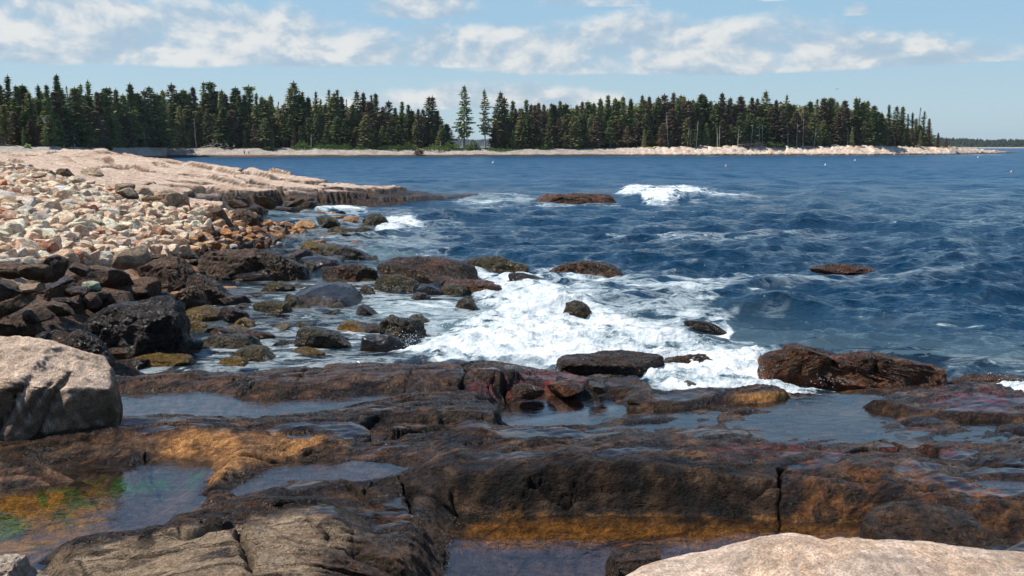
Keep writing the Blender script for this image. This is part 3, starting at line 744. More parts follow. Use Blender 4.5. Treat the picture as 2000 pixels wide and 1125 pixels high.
# foam patches: photo outline, strength, softness (photo px), bulge of the water (m)
FOAM = [
 ([(788,685),(850,655),(935,622),(962,590),(932,565),(1000,545),(1080,556),(1120,600),(1230,610),(1330,650),(1430,672),(1500,695),(1490,748),(1340,772),(1265,758),(1250,738),(1150,735),(1050,725),(930,715),(868,714)], 1.05, 16, 0.12),
 ([(960,548),(1100,535),(1230,528),(1420,545),(1420,590),(1400,640),(1500,680),(1300,690),(1100,640)], 0.52, 40, 0.02),
 ([(900,540),(925,528),(960,530),(1010,545),(1075,520),(1100,520),(1060,535),(1220,530),(1225,540),(1100,548),(1000,556),(930,560)], 0.9, 8, 0.04),
 ([(1300,524),(1900,527),(1900,545),(1500,560),(1300,560)], 0.30, 18, 0),
 ([(1300,735),(1490,728),(1660,752),(1600,762),(1480,772),(1320,775)], 1.05, 10, 0.06),
 ([(1380,660),(1620,640),(1800,600),(1980,640),(1980,700),(1700,680)], 0.16, 40, 0),
 ([(1840,700),(2100,690),(2100,735),(1840,735)], 0.24, 15, 0),
 ([(1915,754),(1960,746),(2100,746),(2100,782),(1975,780)], 1.1, 7, 0.05),
 ([(1560,755),(1850,752),(1900,765),(1850,775),(1600,770)], 0.45, 10, 0),
 ([(1180,458),(1400,456),(1920,464),(1920,472),(1400,472),(1180,468)], 0.30, 7, 0),
 ([(1200,386),(1218,371),(1240,362),(1262,370),(1330,366),(1400,378),(1345,390),(1300,399),(1262,399),(1250,390)], 1.0, 5, 0.35),
 ([(1330,368),(1480,382),(1500,392),(1350,396)], 0.5, 7, 0.05),
 ([(890,378),(1040,380),(1040,402),(890,400)], 0.42, 8, 0),
 ([(1050,398),(1210,396),(1215,404),(1050,404)], 0.45, 4, 0),
 ([(735,440),(760,426),(800,428),(830,440),(800,456),(770,464),(740,460)], 1.0, 5, 0.14),
 ([(760,420),(900,425),(920,465),(850,500),(760,490),(700,470)], 0.28, 20, 0),
 ([(600,410),(650,403),(720,406),(715,412),(640,414)], 0.85, 4, 0.02),
 ([(540,408),(800,408),(800,420),(700,430),(560,425)], 0.33, 8, 0),
 ([(600,430),(720,430),(740,470),(700,500),(580,500),(560,470)], 0.30, 15, 0),
 ([(410,560),(540,540),(720,545),(740,580),(800,600),(900,600),(900,640),(790,690),(780,715),(640,740),(230,745),(230,715),(400,720),(380,640)], 0.30, 20, 0),
 ([(700,570),(900,580),(960,590),(930,620),(850,650),(720,610)], 0.45, 15, 0),
 ([(1180,300),(1960,300),(1960,304),(1180,306)], 0.3, 2, 0),
 ([(1395,640),(1428,630),(1432,650),(1400,652)], 0.8, 6, 0.0),
 ([(1480,560),(1560,590),(1540,620),(1430,600)], 0.24, 14, 0.03),
]
SWELLS = [(1380,392,0.40,2.2,9.0),(800,452,0.10,1.0,3.0),(1800,445,0.30,2.0,7.0),(1180,592,0.16,0.7,2.4),(1450,600,0.16,0.8,3.0),(1300,480,0.16,1.2,9.0),(1650,560,0.15,1.0,5.0)]

def build_sea():
    pys = [1500.0]
    p = 790.0
    rows = []
    while p > 286.6:
        rows.append(p)
        p -= 0.95 / Q if p > 330 else (0.6 / Q if p > 300 else 0.25)
    ys = np.array([ (H) * CT * 0 + G(1000, r, 0)[1] for r in rows])
    ys = np.concatenate([ys[ys < 7600], [8000]])
    us = np.concatenate([np.linspace(-0.9, -.57, 40), np.linspace(-0.565, 0.565, int(990 * Q)), np.linspace(.57, 0.9, 40)])
    Y, U0 = np.meshgrid(ys, us, indexing='ij'); X = U0 * Y
    dX = np.gradient(us)[None, :] * Y; dY = np.gradient(ys)[:, None] * np.ones_like(X)
    rs = np.random.RandomState(3)
    Z = np.zeros_like(X); DX = np.zeros_like(X); DY = np.zeros_like(X)
    px, py = to_px(X, Y, 0 * X)
    # shelter between the rocks
    inner = ss(-60, 60, sdf([(200,560),(500,480),(740,500),(900,560),(900,640),(800,720),(600,760),(200,760)], px, py, 160))
    calm = 1 - 0.75 * inner
    calm *= 0.55 + 0.45 * ss(12, 26, Y)
    M = 90
    for i in range(M):
        lam = 0.32 * (45 ** ((i + rs.rand()) / M))          # 0.3 .. 14 m
        th = -pi / 2 + rs.randn() * 0.62 + 0.12
        k = 2 * pi / lam
        sl = 0.050 * (0.5 if lam > 5 else 1.0) * (1.6 if 0.4 < lam < 2.5 else 1.0)
        a = sl / k * math.sqrt(90 / M)
        kx, ky = k * cos(th), k * sin(th)
        # only where the mesh can carry the wave
        res = np.maximum(abs(kx) * dX, abs(ky) * dY)
        att = 1 - ss(0.9, 2.0, res)
        r0 = np.nonzero(att.max(1) > 0)[0]
        if len(r0) == 0: continue
        sl_ = slice(r0[0], r0[-1] + 1)
        ph = kx * X[sl_] + ky * Y[sl_] + rs.rand() * 6.283
        A = a * att[sl_] * calm[sl_]
        # groups of waves
        A = A * (0.65 + 0.6 * np.sin(ph * 0.13 + i) )
        Z[sl_] += A * np.cos(ph)
        DX[sl_] -= A * 0.8 * kx / k * np.sin(ph); DY[sl_] -= A * 0.8 * ky / k * np.sin(ph)
    for (sx, sy, h, wy, wx) in SWELLS:
        g = G(sx, sy, 0)
        dx = X - g[0]; dy = Y - g[1] - dx * 0.08
        Z += h * np.exp(-(dx / wx) ** 2) * np.exp(-(dy / wy) ** 2)
    foam = np.zeros_like(X)
    nw = fbm2(X * 0.9, Y * 1.1, 4, 201); nw2 = fbm2(X * 0.9 + 9, Y * 1.1, 4, 207); nf = fbm2(X * 2.0, Y * 3.5, 5, 211, 0.6)
    for pts, st, soft, bulge in FOAM:
        wob = soft * 1.5
        d = sdf(pts, px + nw * wob * 2.2, py + nw2 * wob * 0.8, soft * 3)
        mk = ss(-soft, soft * 0.8, d)
        foam = np.maximum(foam, st * mk)
        if bulge:
            Z += bulge * ss(-soft * 0.8, soft, d) * (0.7 + 0.6 * nf)
    # whitecaps on the steeper crests
    cap = ss(0.24, 0.42, Z + 0.06 * nf) * ss(20, 30, Y) * (1 - ss(120, 240, Y)) * 0.4 * ss(0.10, 0.35, nf)
    foam = np.maximum(foam, cap)
    Z += foam * (nf * 0.06) * (Y < 80)
    lump = fbm2(X * 1.5, Y * 1.7, 4, 231, 0.6, ridged=True)
    Z += ss(.75, 1.0, foam) * lump * 0.028 * (Y < 90)
    big = fbm2(X * 0.15, Y * 0.3, 3, 221)
    right = ss(1000, 1300, px)
    foam = np.where(foam > 0.8, foam - (0.12 + .12 * right) * ss(-.1, 0.4, big) - 0.30 * ss(0.0, 0.3, nf) * ss(-.1, 0.3, -nw + 0.15), foam * (1 + 0.9 * big))
    shallow = ss(-60, 30, sdf([(180,560),(500,440),(740,480),(900,560),(960,600),(800,700),(900,720),(900,770),(180,770)], px, py, 100)) * 0.55
    shallow = np.maximum(shallow, 0.75 * ss(-30, 20, sdf([(1560,752),(2100,735),(2100,800),(1560,800)], px, py, 60)))
    shallow = np.maximum(shallow, 0.35 * ss(-60, 40, sdf([(1150,640),(1450,640),(2000,690),(2000,740),(1500,690),(1300,680)], px, py, 100)))
    shallow = np.maximum(shallow, 0.8 * ss(-20, 10, sdf([(500,410),(620,405),(640,500),(500,500)], px, py, 60)))
    V3 = np.stack([X + DX, Y + DY, Z], -1).reshape(-1, 3)
    f = grid_faces(len(ys), len(us))
    me = mesh_from('sea', V3, f, SEA, True, attrs={'foam': foam.ravel(), 'shallow': shallow.ravel()})
    o = link_mesh('sea', me); tag(o, kind='structure')
build_sea()

# ------------------------------------------------------------------ pools
def make_pool_material():
    m, nt = new_mat('pool_water'); b = NB(nt)
    pos = b.n('ShaderNodeNewGeometry').outputs['Position']
    r = b.noise(b.mapping(pos, (1, 1.6, 1)), 4.0, 4, 0.6, 0.4)
    bp = b.n('ShaderNodeBump'); bp.inputs['Strength'].default_value = 1.0; bp.inputs['Distance'].default_value = 0.008
    b.l(r, bp.inputs['Height'])
    tr = b.n('ShaderNodeBsdfTransparent'); tr.inputs[0].default_value = (0.78, 0.76, 0.68, 1)
    gl = b.n('ShaderNodeBsdfGlossy'); gl.inputs['Roughness'].default_value = 0.03; b.l(bp.outputs[0], gl.inputs['Normal'])
    lw = b.n('ShaderNodeLayerWeight'); lw.inputs['Blend'].default_value = 0.5; b.l(bp.outputs[0], lw.inputs['Normal'])
    frv = b.math('ADD', 0.07, b.math('MULTIPLY', 0.93, b.math('POWER', lw.outputs['Facing'], 4.3)))
    sh = b.n('ShaderNodeMixShader'); b.l(frv, sh.inputs[0]); b.l(tr.outputs[0], sh.inputs[1]); b.l(gl.outputs[0], sh.inputs[2])
    o = b.n('ShaderNodeOutputMaterial'); b.l(sh.outputs[0], o.inputs[0])
    return m
POOLM = make_pool_material()
def sheet(name, pts, z, grow=0.25):
    P = np.array(pxpoly(pts, z)); c = P.mean(0)
    hull = []
    xs0, xs1 = P[:, 0].min() - grow, P[:, 0].max() + grow; ys0, ys1 = P[:, 1].min() - grow, P[:, 1].max() + grow
    n = 90; gx = np.linspace(xs0, xs1, n * 2); gy = np.linspace(ys0, ys1, n)
    Yg, Xg = np.meshgrid(gy, gx, indexing='ij')
    d = sdf([tuple(p) for p in P], Xg, Yg, grow * 2)
    keep = d > -grow
    V3 = np.stack([Xg, Yg, np.full_like(Xg, z)], -1).reshape(-1, 3)
    f = grid_faces(n, n * 2, keep); V3, f = compact(V3, f)
    o = link_mesh(name, mesh_from(name, V3, f, POOLM)); tag(o, kind='structure'); return o
for k, (pts, zw, dep) in POOLS.items():
    sheet('tide_pool_water', pts, zw + 0.002, 0.16)
sheet('tide_pool_water', [(960,842),(1040,828),(1200,800),(1350,795),(1530,786),(1600,775),(1700,778),(1760,790),(1900,800),(2300,800),(2300,905),(1900,895),(1640,905),(1400,905),(1150,895),(980,880)], 0.165, 0.2)

# ------------------------------------------------------------------ sky and sun
SUN_EL, SUN_AZ = radians(56), radians(-84)     # azimuth from the view direction, negative = left
sd = (cos(SUN_EL) * sin(SUN_AZ), cos(SUN_EL) * cos(SUN_AZ), sin(SUN_EL))
from mathutils import Vector
sun_d = bpy.data.lights.new('sun', 'SUN'); sun_d.energy = 5.0; sun_d.angle = radians(0.53); sun_d.color = (1.0, 0.955, 0.89)
sun = bpy.data.objects.new('sun', sun_d); COL.objects.link(sun)
sun.rotation_euler = Vector(sd).to_track_quat('Z', 'Y').to_euler(); sun.location = (-40, 20, 60)

world = bpy.data.worlds.new('World'); scene.world = world; world.use_nodes = True
nt = world.node_tree; nt.nodes.clear(); b = NB(nt)
sky = b.n('ShaderNodeTexSky'); sky.sky_type = 'NISHITA'; sky.sun_disc = False
sky.sun_elevation = SUN_EL; sky.sun_rotation = SUN_AZ % (2 * pi); sky.altitude = 0
sky.air_density = 1.0; sky.dust_density = 0.6; sky.ozone_density = 2.0
tc = b.n('ShaderNodeTexCoord').outputs['Generated']
sx = b.n('ShaderNodeSeparateXYZ'); b.l(tc, sx.inputs[0])
ax = b.math('ARCTAN2', sx.outputs[0], sx.outputs[1])          # bearing
el = b.math('ARCSINE', sx.outputs[2])                          # elevation
cv = b.n('ShaderNodeCombineXYZ'); b.l(ax, cv.inputs[0]); b.l(b.math('MULTIPLY', el, 1.7), cv.inputs[1])
cv = cv.outputs[0]
warp = b.n('ShaderNodeTexNoise'); warp.inputs['Scale'].default_value = 9; warp.inputs['Detail'].default_value = 4; b.l(cv, warp.inputs['Vector'])
def cl_noise(off, scale, detail, rough):
    v = b.n('ShaderNodeVectorMath'); v.operation = 'ADD'; b.l(cv, v.inputs[0]); v.inputs[1].default_value = off
    return b.noise(v.outputs[0], scale, detail, rough, 0.25)
def PXU(px): return math.atan((px - 1000) / F)
def PYE(py): return math.atan((HOR - py) / F)
# cloud banks: centre x, base y, half width, height above the base (photo px), strength
BANKS = [(130,126,420,150,1.15),(330,122,330,125,1.15),(560,124,220,110,1.1),(700,126,190,80,1.0),(900,128,170,85,1.1),(1010,126,250,84,1.2),
         (1230,138,360,110,1.25),(1420,140,260,110,1.1),(1560,140,180,80,1.0),(1700,138,200,62,1.1),(1850,138,130,44,0.9),(840,40,130,60,0.8),(1150,22,120,32,0.6),
         (960,210,260,52,1.1),(1120,204,130,36,.9),(640,220,160,36,.6),(1450,20,80,16,.4),(1660,50,30,24,.45)]
env = None
for (cx, by, hw, hh_, st) in BANKS:
    u0 = PXU(cx); hu = hw / F; v0 = PYE(by); hv = hh_ / F
    dx = b.math('DIVIDE', b.math('SUBTRACT', ax, u0), hu)
    dy = b.math('DIVIDE', b.math('SUBTRACT', el, v0), hv)
    up = b.math('MAXIMUM', dy, 0.0); dn = b.math('MULTIPLY', b.math('MINIMUM', dy, 0.0), 7.0)
    r2 = b.math('ADD', b.math('MULTIPLY', dx, dx), b.math('ADD', b.math('MULTIPLY', up, up), b.math('MULTIPLY', dn, dn)))
    e = b.math('MULTIPLY', b.math('SUBTRACT', 1.0, r2), st)
    env = e if env is None else b.math('MAXIMUM', env, e)
high = b.mapr(el, radians(9.5), radians(20))
generic = b.math('SUBTRACT', b.math('MULTIPLY', b.noise(cv, 1.6, 3, 0.5), 2.6), 1.62)
env = b.math('MAXIMUM', env, b.math('ADD', b.math('MULTIPLY', high, generic), b.math('MULTIPLY', b.math('SUBTRACT', 1.0, high), -1.0)))
n0 = cl_noise((0, 0, 0), 11, 9, 0.56)
n1 = cl_noise((-0.006, 0.016, 0), 11, 7, 0.52)
big0 = cl_noise((3, 0, 0), 34, 6, 0.62)
envc = b.math('MINIMUM', env, 0.8)
dens = b.math('ADD', b.math('MULTIPLY', envc, 1.08), b.math('MULTIPLY', b.math('SUBTRACT', n0, 0.5), 2.6))
dens = b.math('ADD', dens, b.math('MULTIPLY', b.math('SUBTRACT', big0, 0.5), 0.5))
alpha = b.mapr(dens, -0.02, 0.85)
lit = b.math('ADD', b.math('MULTIPLY', b.math('SUBTRACT', n0, n1), 5.5), b.math('MULTIPLY', b.math('SUBTRACT', big0, 0.5), 1.3))
lit = b.mapr(b.math('ADD', lit, b.math('MULTIPLY', envc, 0.10)), -0.55, 0.65)
ccol = b.mix(lit, (0.44, 0.54, 0.66, 1), (0.86, 0.87, 0.86, 1))
alpha = b.math('MULTIPLY', alpha, b.mapr(lit, 0, 1, 0.60, 0.92))
alpha = b.math('MULTIPLY', alpha, b.mapr(el, 0.0, 0.02, 0, 1))
SKY_STR = 0.10
skys = b.n('ShaderNodeVectorMath'); skys.operation = 'SCALE'; b.l(sky.outputs[0], skys.inputs[0]); skys.inputs['Scale'].default_value = SKY_STR
cls = b.n('ShaderNodeVectorMath'); cls.operation = 'SCALE'; b.l(ccol, cls.inputs[0]); cls.inputs['Scale'].default_value = 0.84
hz = b.mapr(el, 0.0, radians(7.5), 0, 1)
lo = b.mix(hz, (0.50, 0.68, 0.775, 1), (0.355, 0.585, 0.78, 1))
clear = b.mix(b.mapr(el, radians(7), radians(28), 0, 1), lo, (0.17, 0.34, 0.66, 1))
clear = b.mix(b.mapr(el, radians(28), radians(60), 0, 1), clear, (0.035, 0.10, 0.27, 1))
base = b.mix(0.80, skys.outputs[0], clear)
dim = b.n('ShaderNodeVectorMath'); dim.operation = 'SCALE'; b.l(base, dim.inputs[0]); dim.inputs['Scale'].default_value = 0.90; base = dim.outputs[0]
mixc = b.mix(alpha, base, cls.outputs[0])
bg = b.n('ShaderNodeBackground'); b.l(mixc, bg.inputs['Color']); bg.inputs['Strength'].default_value = 1.0
wo = b.n('ShaderNodeOutputWorld'); b.l(bg.outputs[0], wo.inputs[0])

vs = scene.view_settings
scene.display_settings.display_device = 'sRGB'
vs.view_transform = 'Standard'; vs.look = 'None'; vs.exposure = 0.18; vs.gamma = 1.0; vs.use_curve_mapping = False
scene.cycles.use_denoising = True
scene.cycles.max_bounces = 6; scene.cycles.transparent_max_bounces = 12
scene.cycles.sample_clamp_indirect = 6.0
scene.cycles.caustics_reflective = False; scene.cycles.caustics_refractive = False
# ------------------------------------------------------------------ rocks
def ico(sub):
    bm = __import__('bmesh').new()
    __import__('bmesh').ops.create_icosphere(bm, subdivisions=sub, radius=1.0)
    V = np.array([v.co[:] for v in bm.verts]); Fc = np.array([[v.index for v in f.verts] for f in bm.faces])
    bm.free(); return V, Fc
ICO = {s: ico(s) for s in (3, 4, 5, 6, 7)}

# colour recipes: low colour, body colour, top colour, stain colour, wetness, stain amount
REC = {
 'dark':   ((.040,.020,.008), (.030,.018,.011), (.042,.027,.017), (.10,.045,.015), .85, .5),
 'black':  ((.020,.012,.007), (.018,.013,.010), (.028,.021,.017), (.06,.032,.013), .9, .4),
 'olive':  ((.085,.036,.007), (.034,.028,.007), (.045,.034,.010), (.13,.075,.010), .85, .65),
 'gold':   ((.28,.10,.010), (.15,.078,.008), (.12,.070,.010), (.07,.055,.008), .85, .55),
 'orange': ((.33,.12,.03), (.30,.13,.045), (.34,.17,.07), (.16,.08,.03), .6, .5),
 'rust':   ((.13,.042,.015), (.085,.036,.015), (.060,.030,.016), (.17,.062,.020), .85, .6),
 'weed':   ((.10,.036,.012), (.048,.026,.013), (.038,.024,.014), (.13,.052,.018), .85, .65),
 'slate':  ((.07,.030,.014), (.022,.018,.017), (.020,.019,.021), (.06,.035,.02), .95, .4),
 'brown':  ((.07,.040,.022), (.11,.065,.040), (.155,.10,.064), (.06,.034,.02), .25, .6),
 'brownd': ((.045,.025,.014), (.062,.036,.022), (.095,.058,.036), (.13,.06,.028), .45, .6),
 'tan':    ((.20,.13,.08), (.37,.26,.17), (.46,.34,.23), (.25,.16,.09), .04, .5),
 'pink':   ((.36,.23,.15), (.58,.41,.30), (.66,.49,.37), (.46,.28,.17), .03, .5),
 'cream':  ((.42,.31,.22), (.62,.485,.36), (.70,.57,.445), (.50,.36,.25), .03, .4),
 'white':  ((.50,.44,.38), (.66,.60,.54), (.72,.67,.62), (.55,.45,.36), .03, .3),
 'grey':   ((.20,.19,.17), (.34,.33,.30), (.42,.41,.38), (.28,.25,.2), .05, .4),
 'green':  ((.13,.16,.12), (.24,.29,.24), (.32,.37,.31), (.2,.2,.15), .1, .4),
 'lichen': ((.08,.11,.06), (.34,.38,.24), (.50,.52,.38), (.16,.22,.11), .05, .8),
 'red':    ((.22,.09,.05), (.38,.18,.11), (.44,.24,.16), (.25,.12,.07), .15, .5),
 'amber':  ((.30,.12,.03), (.42,.20,.07), (.50,.28,.12), (.28,.13,.05), .4, .5),
 'barn':   ((.08,.038,.010), (.030,.022,.011), (.040,.031,.016), (.15,.115,.06), .85, .55),
}

def rock_shape(U, seed, cuts=9, box=0.75, rough=0.10, strata=None, cutr=(0.72, 0.95)):
    """unit boulder: sphere -> rounded block, flat joint faces cut off it"""
    rs = np.random.RandomState(seed)
    P = np.sign(U) * np.abs(U) ** box
    P /= np.abs(P).max(0)
    for i in range(cuts):
        n = rs.randn(3); n[2] *= 0.8; n /= np.linalg.norm(n)
        r = cutr[0] + (cutr[1] - cutr[0]) * rs.rand()
        ext = (P @ n).max()
        d = P @ n - ext * r
        P = P - np.where(d > 0, d * 0.92, 0)[:, None] * n
    return P

def rock_color(P, Nz, hrel, rec, seed, scale=1.0, zc=None):
    lo, bd, tp, st, wet, sa = REC[rec]
    lo, bd, tp, st = map(np.array, (lo, bd, tp, st))
    n1 = fbm3(P * 1.4 * scale + seed, 4, seed % 50); n2 = fbm3(P * 4 * scale + seed, 3, seed % 37 + 3)
    t = ss(0.0, 0.30, hrel + n1 * 0.25)[:, None]
    c = lo + (bd - lo) * t
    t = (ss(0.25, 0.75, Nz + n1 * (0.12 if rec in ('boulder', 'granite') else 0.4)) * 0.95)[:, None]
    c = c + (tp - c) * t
    t = (ss(0.02, 0.30, n2 * 0.7 + n1 * 0.5) * sa)[:, None]
    c = c + (st - c) * t
    return c * (1 + 0.25 * n2)[:, None], np.full(len(P), wet)

def vnormals(V, Fc):
    t = V[Fc]; n = np.cross(t[:, 1] - t[:, 0], t[:, 2] - t[:, 0])
    N = np.zeros_like(V)
    for k in range(3):
        for j in range(3): N[:, j] += np.bincount(Fc[:, k], n[:, j], len(V))
    return N / (np.linalg.norm(N, axis=1)[:, None] + 1e-12)

ROCK_COUNT = 0
def outline_rock(label, pts, base_py, rec, zb=0.0, depth=1.0, sub=5, box=0.55, rough=0.07, strata=None, cuts=9, cat='rock', name='rock',
                 sink=0.35, group=None, Yc=None, wetline=False, flat=0.0, lean=0.0, crease=None, planes=(), snap=None, kback=0.45, sharp=28):
    """boulder whose silhouette follows an outline seen in the photo; its own distance, size and depth"""
    global ROCK_COUNT
    ROCK_COUNT += 1; seed = ROCK_COUNT * 7 + 3
    xs = [p[0] for p in pts]
    cx = 0.5 * (min(xs) + max(xs))
    if snap is not None:
        for _ in range(4):
            g = G(cx, base_py, zb); zb = ground(g[0], g[1]) + snap
    g = G(cx, base_py, zb)
    wpx = (max(xs) - min(xs))
    W = wpx / F * g[1]
    D = W * 0.5 * depth
    Ym = Yc if Yc else g[1] + D * 0.42
    Yp = Ym + kback * D
    Q2 = np.array([(atY(a, c, Ym)[0], atY(a, c, Yp)[2]) for a, c in pts])
    zmin = Q2[:, 1].min(); zmax = Q2[:, 1].max(); hgt = max(zmax - min(zmin, zb), 0.05)
    # pull the lower half of the outline down below ground/water
    cxw = 0.5 * (Q2[:, 0].min() + Q2[:, 0].max())
    zc = zb + 0.25 * (zmax - zb)
    low = Q2[:, 1] < zb + 0.35 * (zmax - zb)
    Q2[low, 1] -= sink * max(hgt, 0.15)
    # radial profile
    th = np.arctan2(Q2[:, 1] - zc, Q2[:, 0] - cxw); rr = np.hypot(Q2[:, 1] - zc, Q2[:, 0] - cxw)
    # dense sampling of the polygon outline
    T = []; R = []
    n = len(Q2)
    for i in range(n):
        a = Q2[i]; c = Q2[(i + 1) % n]
        for s in np.linspace(0, 1, 14, endpoint=False):
            q = a + (c - a) * s; T.append(math.atan2(q[1] - zc, q[0] - cxw)); R.append(math.hypot(q[1] - zc, q[0] - cxw))
    T = np.array(T); R = np.array(R)
    bins = np.linspace(-pi, pi, 361); prof = np.zeros(361)
    k = np.digitize(T, bins) - 1
    for i in range(360):
        m = k == i
        prof[i] = R[m].max() if m.any() else np.nan
    prof[360] = prof[0]
    ok = ~np.isnan(prof)
    prof = np.interp(bins, np.concatenate([bins[ok] - 2 * pi, bins[ok], bins[ok] + 2 * pi]), np.tile(prof[ok], 3))
    ker = np.ones(5) / 5; prof = np.convolve(np.concatenate([prof[-3:-1], prof, prof[1:3]]), ker, 'valid')
    U, Fc = ICO[sub]
    t = np.arctan2(U[:, 2], U[:, 0]); rad = np.hypot(U[:, 0], U[:, 2])
    rp = np.interp(t, bins, prof)
    sr = np.clip(rad, 0, 1) ** box
    Yn = np.sign(U[:, 1]) * np.abs(U[:, 1]) ** 0.8
    X = cxw + np.cos(t) * rp * sr; Z = zc + np.sin(t) * rp * sr; Yv = Yn * D
    # joint faces
    rs = np.random.RandomState(seed)
    P = np.stack([(X - cxw), Yv, (Z - zc)], 1)
    S = np.array([W * 0.5, D, max(zmax - zc, 0.05)])
    for i in range(cuts):
        nv = np.array([rs.randn() * 0.9, -abs(rs.randn()) - 0.25, rs.randn() * 0.6 + 0.2]); nv /= np.linalg.norm(nv)
        q = P / S; e = (q @ nv).max(); d = q @ nv - e * (0.60 + 0.28 * rs.rand())
        q = q - np.where(d > 0, d * 0.9, 0)[:, None] * nv; P = q * S
    if not planes and sub >= 5:
        planes = [(rs.randn() * .28, -.45 - .3 * rs.rand(), 1, .80), (rs.randn() * .5, -1, .15, .78)]
    for (a_, b_, c_, fr_) in planes:
        nv = np.array([a_, b_, c_], float); nv /= np.linalg.norm(nv)
        q = P / S; e = (q @ nv).max(); d = q @ nv - e * fr_
        P = (q - np.where(d > 0, d * 0.97, 0)[:, None] * nv) * S
    if lean: P[:, 0] += lean * P[:, 2]
    if flat:
        # level top plane tilted toward the viewer so that its surface shows
        top = (zmax - zc) * (1 - 0.0 * P[:, 0])
        P[:, 2] = np.where(P[:, 2] > 0, P[:, 2] * (1 - flat * np.clip(-P[:, 1] / D, 0, 1) * 0.5), P[:, 2])
    N = vnormals(P, Fc)
    sz = min(W, max(hgt, W * 0.3)); fr = 2.2 / sz
    n1 = fbm3(P * fr * 0.9 + seed, 4, seed % 61); n2 = fbm3(P * fr * 2.4 + seed, 7 if sub == 7 else 4, seed % 53, 0.62, ridged=True)
    disp = n1 * rough * sz * 1.2 + (n2 - 0.3) * rough * sz * 0.7
    if strata:
        ang, fq, am = strata
        A = radians(ang); s = (-P[:, 0] * sin(A) + P[:, 2] * cos(A)) * fq / sz + fbm3(P * fr * 0.7 + 4, 3, 5) * 0.9 + P[:, 1] * fq / sz * 0.35
        w = s - np.floor(s); disp += am * sz * (np.minimum(w / 0.75, (1 - w) / 0.25) - 0.6)
    if crease:
        for (x0, z0, x1, z1, wd, dp) in crease:     # grooves given in the plane of the outline
            a = np.array(atY(x0, z0, Ym))[[0, 2]] - [cxw, zc]; c = np.array(atY(x1, z1, Ym))[[0, 2]] - [cxw, zc]
            e = c - a; tt = np.clip(((P[:, [0, 2]] - a) @ e) / (e @ e), 0, 1)
            dd = np.linalg.norm(P[:, [0, 2]] - a - tt[:, None] * e, axis=1)
            disp -= dp * np.exp(-(dd / wd) ** 1.3) * (P[:, 1] < D * 0.2)
    P = P + N * disp[:, None]
    N = vnormals(P, Fc)
    hrel = (P[:, 2] + zc - zb) / max(zmax - zb, 0.05)
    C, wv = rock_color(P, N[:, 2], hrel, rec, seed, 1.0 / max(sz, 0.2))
    if wetline:
        pass
    loc = (cxw, Ym, zb)
    Vv = P + np.array([0, 0, zc - zb])
    me = mesh_from(name, Vv, Fc, ROCK, True, C, wv, sharp=sharp)
    o = link_mesh(name, me); o.location = loc
    tag(o, label, cat, group)
    return o

